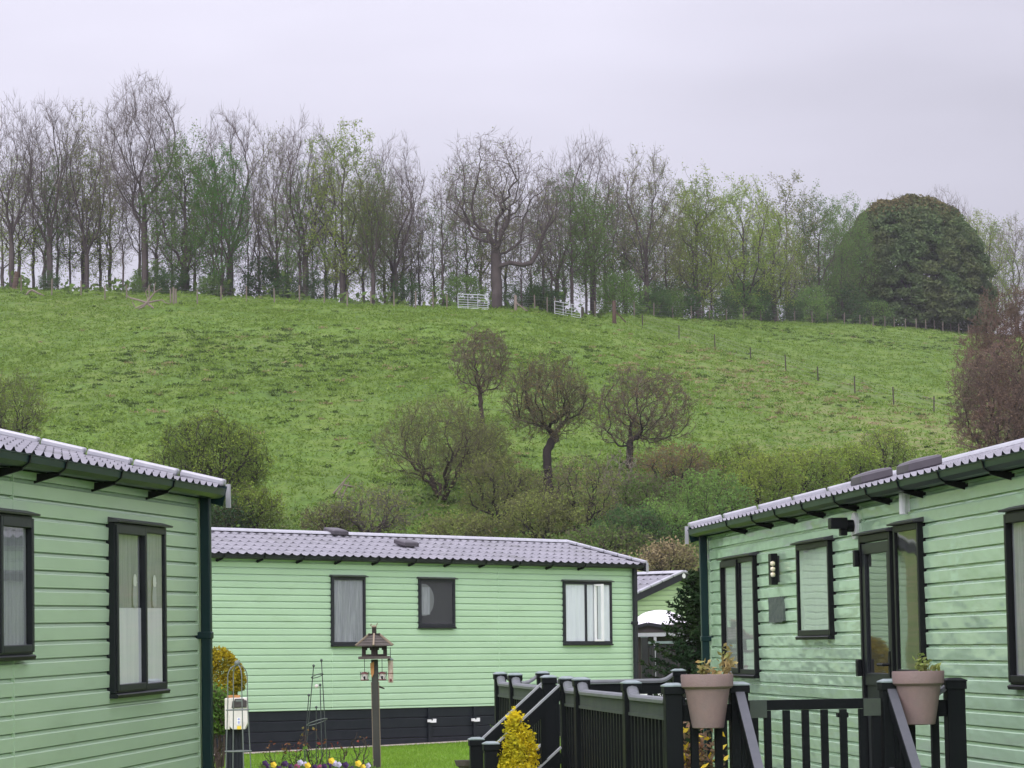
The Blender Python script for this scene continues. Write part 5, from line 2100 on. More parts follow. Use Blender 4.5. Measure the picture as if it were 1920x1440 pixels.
sized_tree('hawthorn_bush', 'dense round hawthorn bush with lime new leaves above the roof of the sage caravan', 'bush', 402, 985, 768, BUSH, 47, 0.15, 238, bark='bark_dark', twig='bark_dark', leaf='leaf_haw',
           leaf_kw=dict(lvl=2, n=8, spread=0.10, size=0.052), env=lambda H, w: ((0, 0, H * 0.58), (w, w, H * 0.43)), stems=5, spread=0.6, counts=(16, 140, 1000))
sized_tree('hawthorn_bush', 'thin upright hawthorn with sparse lime leaves at the photo edge above the roof', 'bush', 25, 855, 690, BUSH, 53, 0.09, 150, bark='bark_dark', twig='twig_olive', leaf='leaf_haw',
           leaf_kw=dict(lvl=2, n=5, spread=0.12, size=0.05), stems=5, spread=0.5, counts=(12, 90, 500))
sized_tree('brown_tree', 'big brown bare tree with pinkish buds filling the edge beside the yew', 'tree', 1912, 868, 535, OAK, 59, 0.30, 225, bark='bark_brown', twig='twig_pink', leaf='leaf_pink',
           leaf_kw=dict(lvl=3, n=3.2, spread=0.06, size=0.05), env=lambda H, w: ((0, 0, H * 0.55), (w, w, H * 0.46)), zmin=0.12, counts=(20, 180, 1900), k_rad=1.25)
sized_tree('brown_tree', 'lower pinkish-brown bare tree sloping down to the far roof end', 'tree', 1872, 885, 640, OAK, 61, 0.20, 190, bark='bark_brown', twig='twig_pink', leaf='leaf_pink',
           leaf_kw=dict(lvl=3, n=3.2, spread=0.06, size=0.048), env=lambda H, w: ((0, 0, H * 0.5), (w, w, H * 0.5)), zmin=0.06, counts=(20, 160, 1600), k_rad=1.25)
sized_tree('dead_tree', 'pale dead leafless tree among the dark bushes under the rounded oak', 'tree', 1154, 960, 842, OAK, 67, 0.12, 100, bark='bark_pale', twig='bark_pale', counts=(9, 40, 90),
           env=lambda H, w: ((0.1, 0, H * 0.6), (w, w, H * 0.42)))

# named bushes of the thicket
bushes = [
    ('bush', 'olive bush between the wide grey bush and the dark-trunked oak', 935, 985, 840, 150, 'twig_olive', 'leaf_olive', 5.0, 71),
    ('bush', 'low bare grey bush just above the caravan ridge, beside a dead branch', 700, 1008, 905, 170, 'twig_grey', 'leaf_olive', 2.2, 73),
    ('bush', 'tangled brown bush directly over the first roof vent', 620, 1012, 940, 110, 'twig_brown', 'leaf_olive', 2.5, 79),
    ('bush', 'mossy bush in front of the dark-trunked oak', 1010, 1020, 925, 150, 'twig_olive', 'leaf_olive', 5.5, 83),
    ('bush', 'dark thorny bush at the foot of the dark-trunked oak', 1090, 1005, 850, 150, 'twig_brown', 'leaf_olive', 2.6, 89),
    ('bush', 'brownish haze of twigs on the yellow-green side of the rounded oak', 1265, 930, 830, 150, 'twig_brown', 'leaf_rusty', 3.0, 97),
    ('bush', 'bright green bush nearest the gutter corner of the mint caravan', 1235, 1045, 935, 150, 'twig_olive', 'leaf_fresh', 9.0, 101),
    ('bush', 'deep green bush between two bare oaks and the mint caravan roof', 1180, 1050, 950, 130, 'twig_olive', 'leaf_under', 8.0, 103),
    ('bush', 'mid green bush over the roof corner of the mint caravan', 1330, 1010, 880, 150, 'twig_olive', 'leaf_fresh', 8.0, 107),
    ('bush', 'lime green bush along the roofline, tallest shoot over the gutter', 1430, 965, 850, 150, 'twig_olive', 'leaf_yellow', 8.0, 109),
    ('bush', 'dark green bush on the roofline below the straw patches', 1385, 925, 825, 120, 'twig_olive', 'leaf_haw', 7.0, 113),
    ('bush', 'soft yellow-green bush between the lime bush and the first vent cowl', 1510, 935, 838, 150, 'twig_olive', 'leaf_yellow', 7.0, 127),
    ('bush', 'dark little bush just past the soft yellow-green one', 1595, 905, 830, 110, 'twig_olive', 'leaf_haw', 7.0, 131),
    ('bush', 'thin green sapling bush above the vent cowls', 1660, 885, 800, 100, 'twig_olive', 'leaf_yellow', 4.0, 137),
    ('bush', 'low bramble bush above the end of the middle roof', 1130, 1055, 985, 170, 'twig_brown', 'leaf_bramble', 4.5, 139),
    ('bush', 'green bramble mound above the middle of the long roof', 870, 1022, 962, 160, 'twig_olive', 'leaf_olive', 6.5, 149),
    ('bush', 'yellowish bush under the hawthorn by the gutter end', 470, 1000, 905, 120, 'twig_olive', 'leaf_haw', 8.0, 151),
    ('bush', 'dark green low bush tucked behind the sage caravan gutter end', 425, 1005, 935, 90, 'twig_olive', 'leaf_under', 8.0, 157),
    ('bush', 'dry brown grassy bush behind the far caravan roof', 1255, 1085, 1015, 110, 'twig_brown', 'straw', 6.0, 163),
    ('bush', 'reddish twiggy bush with a dead brown patch under the dark-trunked oak', 980, 960, 875, 140, 'twig_brown', 'leaf_olive', 2.2, 167),
    ('bush', 'grey twig bush covering the foot of the slim leaning tree', 905, 900, 790, 110, 'twig_olive', 'leaf_olive', 4.5, 173),
    ('bush', 'brambly bush under the rounded oak with green tips', 1210, 975, 885, 130, 'twig_brown', 'leaf_bramble', 4.0, 179),
    ('bush', 'leafy bush at the foot of the rounded oak on the slope side', 1290, 905, 845, 120, 'twig_olive', 'leaf_haw', 7.0, 181),
]
for nm, lab, px, by, ty, w, tw, lf, n, sd in bushes:
    near_k = 1.0
    b = hill_hit(px, by)
    sized_tree(nm, lab, 'bush', px, by, ty, BUSH, sd, 0.07, w, bark='bark_dark' if tw != 'twig_grey' else 'bark_grey', twig=tw, leaf=lf,
               leaf_kw=dict(lvl=2, n=n * 1.9, spread=0.12, size=0.050), env=lambda H, w_: ((0, 0, H * 0.5), (w_ * 1.15, w_, H * 0.52)), stems=6, spread=0.8, counts=(12, 70, 420))

# rough ground cover of bramble and dead stalks filling the foot of the slope
gc, gs = [], []
for i in range(26000):
    px = prng.uniform(430, 1760)
    lo_ = np.interp(px, [430, 600, 720, 900, 1100, 1300, 1420, 1600, 1760], [985, 960, 930, 915, 900, 885, 880, 870, 860])
    py = prng.uniform(lo_, 1060)
    d = ray(px, py)
    yy = prng.uniform(108, 150)
    x_ = d.x / d.y * yy
    zt_ = tz(x_, yy)
    sight = CAMZ + d.z / d.y * yy
    if zt_ > CAMZ + ray(px, lo_).z / ray(px, lo_).y * yy:
        continue
    p = (x_, yy, zt_ + abs(prng.normal(0, 0.35)))
    (gc if prng.random() < 0.72 else gs).append(p)
v1, f1 = leaf_arrays(np.array(gc), 0.085, prng)
v2, f2 = leaf_arrays(np.array(gs), 0.11, prng, asp=0.12)
tag(np_mesh('ground_cover', np.concatenate([v1, v2]), np.concatenate([f1, f2 + len(v1)]), [MATS['leaf_bramble'], MATS['straw']], None, np.concatenate([np.zeros(len(f1), int), np.ones(len(f2), int)])),
    'brambles and dead stalks covering the foot of the slope', 'ground cover', kind='stuff')

# ---- conifer beside the mint caravan
cpos = at(1300, 1310, 36.0)
cpos.z = tz(cpos.x, cpos.y)
zc = lambda y: CAMZ + (1195 - y) * 36.0 / FPX - cpos.z
con = thing('conifer', 'dark green young spruce behind the mint caravan corner', 'tree', (cpos.x + 0.10, cpos.y, cpos.z))
rc_ = np.random.default_rng(9)
Hc = zc(1066)
rowsC, ndl = [], []
rowsC.append((0, 0, 0, 0, 0, Hc, 0.07, 0.012, 0))
nb = 150
for i in range(nb):
    h = Hc * (0.06 + 0.92 * (i / nb))
    a = i * 2.39996 + rc_.uniform(-.3, .3)
    L = (Hc - h) * 0.50 + 0.09
    L *= rc_.uniform(0.75, 1.15)
    p = np.array([0, 0, h])
    d = np.array([math.cos(a), math.sin(a), -0.10])
    n = 7
    for k in range(n):
        d = unit(d + np.array([0, 0, 0.085]))
        q = p + d * L / n
        rowsC.append((*p, *q, 0.012 * (1 - k / n) + 0.003, 0.012 * (1 - (k + 1) / n) + 0.003, 1))
        side = unit(np.cross(d, np.array([0, 0, 1.0])))
        for m_ in range(16):
            t = rc_.random()
            w_ = rc_.uniform(-1, 1) * 0.115 * (1.1 - 0.75 * (k + t) / n) * min(1, L * 2.2)
            ndl.append(p + (q - p) * t + side * w_ + np.array([0, 0, rc_.normal(0, 0.018)]) + d * abs(w_) * 0.7)
        p = q
A = np.array(rowsC)
v, f = tube_arrays(A, 4)
np_mesh('trunk', v, f, [MATS['bark_dark']], con)
v, f = leaf_arrays(np.array(ndl), 0.032, rc_, 0.35, 0.38)
np_mesh('crown', v, f, [MATS['leaf_spruce']], con)

# ---- golden dwarf conifer by the steps
Dq = 21.5
q0 = at(966, 1470, Dq)
q0.z = tz(q0.x, q0.y)
Sq = FPX / Dq
gcn = thing('dwarf_conifer', 'bright golden cone-shaped dwarf conifer in front of the deck steps', 'shrub', q0)
Hq = CAMZ + (1200 - 1342) / Sq - q0.z
rq = np.random.default_rng(17)
tips = []
for i in range(520):
    h = rq.uniform(0.0, 1.0) ** 0.8
    wr = np.interp(h, [0, 0.35, 0.7, 0.76, 0.9, 0.985, 1.0], [0.24, 0.215, 0.135, 0.12, 0.06, 0.02, 0.006])
    a = rq.uniform(0, 6.283)
    bump_ = 1 + 0.22 * math.sin(a * 3 + h * 17) * (1 if h < 0.9 else 0.3)
    tips.append((wr * bump_ * math.cos(a) + 0.02 * math.sin(h * 9) * (h > .6), wr * bump_ * math.sin(a), h * Hq))
pts = []
for t in tips:
    n = 26
    c = rq.normal(0, 1, (n, 3)) * np.array([0.021, 0.021, 0.026])
    pts.append(c + np.array(t))
v, f = leaf_arrays(np.concatenate(pts), 0.0135, rq, 0.0, 0.5)
np_mesh('foliage', v, f, [MATS['leaf_gold']], gcn)
m = MB()
m.tube([(0, 0, -0.05), (0, 0, Hq * 0.9)], [0.03, 0.006], 7)
m.build('stem', MATS['bark_dark'], gcn)
Dz = 23.3
q1 = at(948, 1450, Dz)
q1.z = tz(q1.x, q1.y)
lz = thing('shrub', 'small yellow-green shrub between the stair handrails behind the golden conifer', 'shrub', q1)
hz = CAMZ + (1200 - 1368) * Dz / FPX - q1.z
pts = rq.normal(0, 1, (1500, 3)) * np.array([0.045, 0.06, 0.06]) + np.array([0, 0, hz - 0.12])
v, f = leaf_arrays(pts, 0.018, rq)
np_mesh('foliage', v, f, [MATS['leaf_garden']], lz)
m = MB()
m.tube([(0, 0, -0.05), (0.01, 0, hz - 0.1)], [0.012, 0.006], 6)
m.build('stem', MATS['bark_dark'], lz)

# ---- clipped golden bush and leafy shrub by the sage caravan corner
Dk = 39.0
k0 = at(412, 1420, Dk)
k0.z = tz(k0.x, k0.y)
Sk = FPX / Dk
gbsh = thing('golden_bush', 'rounded clipped golden bush on a short stem behind the wire dome', 'shrub', k0)
zk = lambda y: CAMZ + (1207 - y) / Sk - k0.z
cz_ = (zk(1212) + zk(1345)) / 2
rz_ = (zk(1212) - zk(1345)) / 2
pts = rq.normal(0, 1, (9000, 3))
pts /= np.linalg.norm(pts, axis=1, keepdims=True)
ang = np.arctan2(pts[:, 1], pts[:, 0])
pts *= (0.8 + 0.2 * rq.random((9000, 1))) * (1 + 0.05 * np.sin(ang * 4 + pts[:, 2:3].ravel() * 5))[:, None]
pts *= np.array([51 / Sk, 51 / Sk, rz_])
pts[:, 0] *= 1.0 - 0.22 * (pts[:, 2] < -0.1)
v, f = leaf_arrays(pts + np.array([-2 / Sk, 0, cz_]), 0.021, rq)
np_mesh('foliage', v, f, [MATS['leaf_golden_bush']], gbsh)
m = MB()
for k in range(4):
    m.tube([(0.03 * math.cos(k * 1.6), 0.03 * math.sin(k * 1.6), -0.05), (0.12 * math.cos(k * 1.6), 0.12 * math.sin(k * 1.6), cz_)], [0.025, 0.012], 6)
m.build('stem', MATS['bark_brown'], gbsh)
Dk2 = 36.0
k1 = at(402, 1440, Dk2)
k1.z = tz(k1.x, k1.y)
Sk2 = FPX / Dk2
lsh = thing('leafy_shrub', 'green leafy climbing shrub between the caravan downpipe and the hook-up box', 'shrub', k1)
zk2 = lambda y: CAMZ + (1207 - y) / Sk2 - k1.z
A = skeleton(7, BUSH, zk2(1285) * 1.02, 0.018, ((0, 0, zk2(1332)), (34 / Sk2, 0.28, zk2(1285) - zk2(1332))), stems=5, spread=0.4, counts=(8, 40, 160))
pts = leaf_points(A, 1, 46, 0.04, rq, lambda P: P[:, 2] > zk2(1375))
(tv, tf), cr = tree_meshes(A, 0, pts, 0.026, 3)
np_mesh('stem', tv, tf, [MATS['bark_brown']], lsh)
np_mesh('foliage', cr[0], cr[1], [MATS['twig_olive'], MATS['leaf_garden']], lsh, cr[2])

# ---- roses and pansies in the bed
pmat('pansy_purple', (0.055, 0.015, 0.10), (0.03, 0.01, 0.05), scale=30, rough=0.8)
pmat('pansy_yellow', (0.75, 0.48, 0.02), (0.8, 0.58, 0.06), scale=30, rough=0.8)
pmat('pansy_white', (0.55, 0.52, 0.62), (0.42, 0.38, 0.56), scale=30, rough=0.8)
pmat('pansy_pink', (0.30, 0.06, 0.14), (0.22, 0.04, 0.09), scale=30, rough=0.8)
Dr = 37.3
Sr = FPX / Dr
roses = [(520, 1388, 46, 201, 'rose bush with dark red young leaves, nearest the hook-up post'), (556, 1383, 44, 202, 'rose bush with olive and reddish leaves next to the iron obelisk'),
         (590, 1362, 60, 203, 'tallest rose bush, growing inside the iron obelisk'), (634, 1392, 46, 204, 'low rose bush with green leaves on the bird table side of the obelisk'),
         (676, 1372, 50, 205, 'sparse thorny rose bush with bare forked stems beside the bird table post')]
for px, ty, w, sd, lab in roses:
    b = at(px, 1445, Dr)
    b.z = tz(b.x, b.y)
    H = CAMZ + (1205 - ty) / Sr - b.z
    root = thing('rose_bush', lab, 'rose bush', b, group='rose bushes in the flower bed')
    A = skeleton(sd, dict(BUSH, rtip=0.003), H, 0.011, ((0, 0, H * 0.6), (w / Sr / 2, 0.2, H * 0.42)), stems=4, spread=0.6, counts=(7, 22))
    A = A[A[:, 8] <= 2]
    A[:, 0:6] *= H / max(A[:, 5].max(), 1e-3)
    A[:, 6:8] = np.clip(A[:, 6:8], 0.003, 0.012)
    pts = leaf_points(A, 0, 15 if sd != 205 else 6, 0.025, rq, lambda P: P[:, 2] > H * 0.2)
    (tv, tf), cr = tree_meshes(A, 1, pts, 0.024, sd)
    np_mesh('stem', tv, tf, [MATS['bark_brown']], root)
    hi = cr[0].reshape(-1, 3)
    cen = cr[0][cr[1]].mean(1)
    mi = np.where(cr[2] == 0, 0, np.where(cen[:, 2] > H * 0.62, 1, 2))
    np_mesh('foliage', cr[0], cr[1], [MATS['bark_brown'], MATS['leaf_rose'], MATS['leaf_garden']], root, mi)


def pansy_mesh(mat):
    m = MB()
    for k in range(5):
        a = k * 1.2566
        c = Vector((0.02 * math.cos(a), 0.0, 0.02 * math.sin(a)))
        pts = []
        for j in range(8):
            t = j * math.pi / 4
            pts.append((c.x + 0.019 * math.cos(t), -0.004 + 0.008 * math.sin(t + k), c.z + 0.019 * math.sin(t)))
        m.add(pts, [tuple(range(8))])
    return m


fl_cols = ['pansy_purple', 'pansy_yellow', 'pansy_white', 'pansy_pink']
protoP = {}
spots = [(497, 1431, 0), (503, 1434, 0), (513, 1434, 1), (524, 1437, 0), (557, 1437, 3), (563, 1430, 2), (572, 1429, 2), (577, 1438, 1), (590, 1436, 0), (600, 1438, 3), (608, 1436, 0),
         (622, 1429, 1), (628, 1432, 2), (635, 1433, 2), (648, 1437, 0), (660, 1438, 0), (672, 1434, 1), (681, 1435, 1), (690, 1434, 2), (535, 1436, 0), (618, 1437, 0), (545, 1438, 0)]
cnames = ['purple', 'yellow', 'white', 'pink']
for px, py, ci in spots:
    dd = 36.6 + rq.uniform(-0.3, 0.3)
    b = at(px, py, dd)
    gzz = tz(b.x, b.y)
    lab = '%s pansy bloom at the front of the rose bed' % cnames[ci]
    if ci not in protoP:
        root = thing('pansy', lab, 'flower', (b.x, b.y, gzz), group='%s pansies in the rose bed' % cnames[ci])
        fo = pansy_mesh(None).build('bloom', MATS[fl_cols[ci]], root)
        fo.location = (0, 0, b.z - gzz)
        m = MB()
        m.tube([(0, 0.01, -0.03), (0, 0.008, b.z - gzz)], 0.004, 5)
        m.build('stalk', MATS['leaf_garden'], root)
        protoP[ci] = (root, b.z - gzz)
    else:
        pr, h0 = protoP[ci]
        dup(pr, (b.x, b.y, gzz + (b.z - gzz) - h0), rq.uniform(-0.4, 0.4), rq.uniform(0.85, 1.15), lab, pr['group'])
# pansy leaves and soil of the bed
pts = []
for i in range(2600):
    px = rq.uniform(486, 700)
    dd = rq.uniform(36.2, 38.2)
    b = at(px, 1440, dd)
    pts.append((b.x, b.y, tz(b.x, b.y) + abs(rq.normal(0, 0.045))))
v, f = leaf_arrays(np.array(pts), 0.022, rq)
tag(np_mesh('bed_foliage', v, f, [MATS['leaf_bramble']]), 'low dark leaves covering the flower bed under the roses', 'bedding plants', kind='stuff')

# ---- fences, gates and dead wood on the hill
barkmat('fence_wood', (0.20, 0.17, 0.14), (0.13, 0.11, 0.09))
barkmat('fence_wood_dark', (0.075, 0.062, 0.05), (0.05, 0.042, 0.035))
barkmat('dead_wood', (0.24, 0.20, 0.165), (0.15, 0.12, 0.10))
barkmat('stump_wood', (0.11, 0.075, 0.06), (0.075, 0.05, 0.04))
pmat('galvanised', (0.50, 0.52, 0.54), (0.42, 0.44, 0.46), scale=3, rough=0.45, metal=0.3)
pmat('wire', (0.16, 0.15, 0.15), rough=0.6)


def wire_fence(label, posts, mat, h, r=0.06, wires=(0.25, 0.6, 0.95, 1.15)):
    p0 = posts[0]
    root = thing('post_and_wire_fence', label, 'fence', p0)
    rw = random.Random(len(posts))
    tops = []
    for p in posts:
        m = MB()
        hh = h * rw.uniform(0.88, 1.1)
        lx_, ly_ = rw.uniform(-.05, .05), rw.uniform(-.05, .05)
        q = p - p0
        m.tube([(q.x, q.y, q.z - 0.3), (q.x + lx_, q.y + ly_, q.z + hh)], [r, r * 0.92], 7)
        m.build('post', MATS[mat], root)
        tops.append(q)
    m = MB()
    for a, b in zip(tops, tops[1:]):
        for z in wires:
            m.tube([a + Vector((0, 0, z * h / 1.25)), b + Vector((0, 0, z * h / 1.25))], 0.006, 3, caps=False)
    m.build('wire', MATS['wire'], root)
    return root


ridge_a = [(-30, 543), (40, 548), (97, 554), (152, 553), (197, 562), (238, 563), (280, 568), (326, 571), (370, 571), (415, 563), (462, 565), (515, 568), (562, 567), (608, 571), (651, 574), (696, 576), (739, 578), (779, 579), (812, 580), (838, 580)]
wire_fence('post and wire fence along the wood edge, running up to the galvanised gate', [hill_hit(x, y) for x, y in ridge_a], 'fence_wood', 1.3)
ridge_b = [(967, 584), (1003, 583), (1026, 585), (1040, 587), (1116, 585), (1189, 588), (1226, 589), (1262, 592), (1296, 597), (1330, 597), (1362, 598), (1394, 600), (1427, 601), (1459, 601), (1490, 604), (1523, 605), (1552, 607), (1583, 609), (1612, 611), (1637, 613),
           (1659, 614), (1677, 615), (1698, 617), (1718, 618), (1736, 620), (1752, 621), (1768, 623), (1783, 624), (1798, 626), (1816, 629)]
wire_fence('post and wire fence running from the gates past the dark yew', [hill_hit(x, y) for x, y in ridge_b], 'fence_wood', 1.3)
diag = [(1205, 617), (1273, 636), (1341, 656), (1408, 679), (1474, 698), (1534, 719), (1603, 739), (1676, 760), (1751, 781), (1830, 800)]
wire_fence('old dark post fence slanting down the pasture', [hill_hit(x, y) for x, y in diag], 'fence_wood_dark', 1.2, 0.05)


def field_gate(label, a, b, h, bars=7):
    """galvanised bar gate between two ground points"""
    a, b = Vector(a), Vector(b)
    root = thing('field_gate', label, 'gate', a)
    v = b - a
    up = Vector((0, 0, 1))
    m = MB()
    for t in (0, 1):
        m.tube([v * t + up * 0.12, v * t + up * (0.12 + h)], 0.03, 6)
    m.tube([up * (0.12 + h), v + up * (0.12 + h)], 0.03, 6)
    m.tube([up * 0.12, v + up * 0.12], 0.026, 6)
    m.build('gate_frame', MATS['galvanised'], root)
    m = MB()
    for i in range(1, bars - 1):
        z = 0.12 + h * (i / (bars - 1)) ** 1.25
        m.tube([up * z, v + up * z], 0.018, 5)
    m.build('bar', MATS['galvanised'], root)
    for t in (0.33, 0.66):
        m = MB()
        m.tube([v * t + up * 0.12, v * t + up * (0.12 + h)], 0.022, 5)
        m.build('brace', MATS['galvanised'], root)
    return root


g1, g2 = hill_hit(859, 580), hill_hit(915, 584)
g2 = Vector((g2.x, g1.y - 0.6, 0)); g2.z = tz(g2.x, g2.y)
field_gate('galvanised seven-bar field gate standing against the oak trunk', g1, g2, 1.12)
g1, g2 = hill_hit(1040, 590), hill_hit(1089, 599)
field_gate('tilted galvanised field gate further along the wood edge', g1, g2, 1.0, 5)


def gatepost(label, px, py, h, r, mat, brace=None, lean=(0, 0)):
    p = hill_hit(px, py)
    root = thing('gatepost', label, 'post', p)
    m = MB()
    m.tube([(0, 0, -0.3), (lean[0], lean[1], h)], [r, r * 0.9], 8)
    m.build('post', MATS[mat], root)
    if brace:
        m = MB()
        m.beam((0.05, -0.05, h * 0.55), (brace, -0.1, 0.02), 0.12, 0.10)
        m.build('brace', MATS[mat], root)
    return root


gatepost('pale wooden gatepost with a leaning brace by the oak', 967, 585, 1.35, 0.13, 'dead_wood', brace=0.95)
gatepost('dark gatepost at the tilted gate', 1092, 598, 1.0, 0.10, 'fence_wood_dark')
gatepost('thick brown strainer post with a brace at the top of the slanting fence', 1152, 606, 1.85, 0.17, 'stump_wood', brace=0.95)
gatepost('stout leaning dead stump at the photo edge on the ridge', 26, 540, 1.5, 0.24, 'stump_wood', lean=(0.3, 0))
for dx, lab in ((320, 'first of the three close-set posts beside the dead branch'), (325, 'tallest of the three close-set posts beside the dead branch'), (330, 'last of the three close-set posts, on the hawthorn side')):
    gatepost(lab, dx, 571, 1.25 if dx != 325 else 1.4, 0.07, 'fence_wood')
# fallen branch with bleached limbs
p = hill_hit(268, 580)
fb_ = thing('fallen_branch', 'tangled dead branch with bleached broken limbs lying on the ridge', 'branch', p)
m = MB()
rb = random.Random(5)
for (a, b, r0, r1) in [((-1.0, 0, 0.9), (0.3, 0, 0.5), .06, .1), ((0.3, 0, .5), (0.9, 0, 1.3), .1, .05), ((0.9, 0, 1.3), (1.5, 0, 1.6), .05, .03), ((0.9, 0, 1.3), (1.0, 0, 2.1), .05, .025), ((0.3, 0, .5), (1.5, -.1, .7), .09, .04),
                       ((0.3, 0, .5), (-0.3, -.2, 0.0), .1, .06), ((0.5, 0, .6), (-.6, -.2, .05), .08, .05), ((0.4, -.1, .4), (0.9, -.3, 0.0), .09, .06), ((1.5, -.1, .7), (2.1, -.2, .35), .05, .03), ((-1.0, 0, .9), (-1.3, 0, 1.2), .05, .02),
                       ((0.4, 0, .6), (0.2, 0, 1.4), .06, .03), ((0.2, 0, 1.4), (0.6, 0, 2.0), .03, .015), ((-.6, -.2, .2), (-.8, -.3, .6), .05, .03)]:
    m.tube([a, ((a[0] + b[0]) / 2 + rb.uniform(-.06, .06), (a[1] + b[1]) / 2, (a[2] + b[2]) / 2 + rb.uniform(-.06, .06)), b], [r0, (r0 + r1) / 2, r1], 6)
m.build('limbs', MATS['dead_wood'], fb_)
p = hill_hit(62, 556)
lg = thing('bleached_log', 'bleached bent log lying in the grass near the leaning stump', 'log', p)
m = MB()
m.tube([(-0.6, 0, 0.1), (-0.35, 0, 0.42), (-0.1, 0, 0.55), (0.35, 0, 0.3), (0.9, 0, 0.05)], [0.07, 0.09, 0.09, 0.08, 0.05], 7)
m.build('limb', MATS['dead_wood'], lg)
p = hill_hit(645, 935)
lg = thing('broken_branch', 'pale orange broken branch sticking out of the thicket', 'branch', p)
m = MB()
for (a, b) in [((-0.5, 0, 0.2), (0.3, 0, 1.1)), ((-0.3, 0, 0.1), (0.1, 0, 0.9)), ((0.0, 0, .6), (0.5, 0, .5)), ((-.1, 0, 0.0), (0.25, 0, 0.75))]:
    m.tube([a, b], [0.05, 0.025], 6)
m.build('limbs', MATS['dead_wood'], lg)
# ------------------------------------------------------------------ ground, grass, sky and light
def grass_mat(name, c1, c2, c3, s1, s2, s3, bump, straw=None, tuss=None):
    m, nt, out = new_mat(name)
    b = N(nt, 'ShaderNodeBsdfPrincipled')
    b.inputs['Roughness'].default_value = 0.9
    b.inputs['Specular IOR Level'].default_value = 0.15
    tc = N(nt, 'ShaderNodeTexCoord').outputs['Object']
    c = mixc(nt, c1, c2, ramp(nt, noise(nt, tc, s1, 4, 0.6), 0.36, 0.64))
    c = mixc(nt, c, c3, ramp(nt, noise(nt, tc, s2, 5, 0.7), 0.42, 0.68))
    fine = noise(nt, tc, s3, 4, 0.75)
    c = mixc(nt, c, tuple(x * 0.62 for x in c2), ramp(nt, fine, 0.50, 0.66))
    c = mixc(nt, c, tuple(min(1, x * 1.28) for x in c1), ramp(nt, noise(nt, tc, s3 * 1.7, 3, 0.7), 0.55, 0.75))
    if straw:
        at_ = N(nt, 'ShaderNodeAttribute')
        at_.attribute_name = 'straw'
        f = nt.nodes.new('ShaderNodeMath')
        f.operation = 'MULTIPLY'
        nt.links.new(at_.outputs['Fac'], f.inputs[0])
        nt.links.new(ramp(nt, noise(nt, tc, 0.9, 5, 0.7), 0.45, 0.62), f.inputs[1])
        c = mixc(nt, c, straw, f.outputs[0])
    nt.links.new(c, b.inputs['Base Color'])
    bp = N(nt, 'ShaderNodeBump')
    bp.inputs['Strength'].default_value = bump
    bp.inputs['Distance'].default_value = 0.12
    nt.links.new(fine, bp.inputs['Height'])
    nt.links.new(bp.outputs[0], b.inputs['Normal'])
    nt.links.new(b.outputs[0], out.inputs[0])
    return m


grass_mat('pasture', (0.096, 0.165, 0.025), (0.072, 0.128, 0.021), (0.122, 0.172, 0.032), 0.035, 0.22, 1.7, 0.8, straw=(0.20, 0.175, 0.085))
grass_mat('lawn_grass', (0.155, 0.26, 0.035), (0.12, 0.22, 0.03), (0.18, 0.28, 0.045), 0.4, 2.2, 24.0, 0.3)
pmat('path_concrete', (0.46, 0.38, 0.33), (0.38, 0.32, 0.28), scale=3, rough=0.9, bump=0.2, bscale=50)

def hill_z(X, Y):
    """ground height with its humps and hollows"""
    amp = np.clip((Y - 70) / 40, 0, 1) * np.where(Y > 420, 0.2, 1.0) * 0.62
    h = (vnoise(X * 0.55 + 3.1, Y * 0.30 + 7) - 0.5) * 0.55 + (vnoise(X * 1.5 + 50, Y * 0.8 + 11) - 0.5) * 0.42 + (vnoise(X * 0.09 + 9, Y * 0.05 + 2) - 0.5) * 1.6 * (Y < 300) * np.clip((250 - Y) / 60, 0, 1)
    return terrain(X, Y) + h * amp


# hillside sheet, fine enough to carry real humps
us = np.concatenate([np.linspace(-1.2, -0.22, 24), np.linspace(-0.215, 0.215, 470), np.linspace(0.22, 1.2, 24)])
ys = np.concatenate([np.linspace(64, 124, 31), np.arange(125, 395, 0.62), np.linspace(396, 600, 40), np.linspace(620, 1500, 20)])
U2, Y2 = np.meshgrid(us, ys)
X2 = U2 * np.maximum(Y2, 40)
Z2 = hill_z(X2, Y2)
nr, nc = U2.shape
V = np.stack([X2, Y2, Z2], -1).reshape(-1, 3)
ii = (np.arange(nr - 1)[:, None] * nc + np.arange(nc - 1)[None, :]).ravel()
F = np.stack([ii, ii + 1, ii + nc + 1, ii + nc], 1)
hill = np_mesh('hillside', V, F, [MATS['pasture']], smooth=True)
hill['kind'] = 'structure'
# straw-coloured dry patches low on the right of the slope and beside the slanting fence
pxv = 960 + FPX * (V[:, 0] / np.maximum(V[:, 1], 40))
zr = (V[:, 2] - CAMZ) / np.maximum(V[:, 1], 1)
pyv = 1200 - 0.017 * (pxv - 960) - zr * FPX
st = np.exp(-((pyv - (700 + (pxv - 1480) * 0.30 + 40)) / 45) ** 2) * np.clip((pxv - 1150) / 250, 0, 1) + 0.8 * np.exp(-((pyv - 830) / 40) ** 2) * np.clip((pxv - 1300) / 200, 0, 1)
st += 0.35 * np.clip((vnoise(V[:, 0] * 0.06, V[:, 1] * 0.03) - 0.55) * 4, 0, 1)
st += 1.0 * np.clip((pyv - 1000) / 60, 0, 1)
at_ = hill.data.attributes.new('straw', 'FLOAT', 'POINT')
at_.data.foreach_set('value', np.clip(st * 0.55, 0, 1).astype(np.float32))

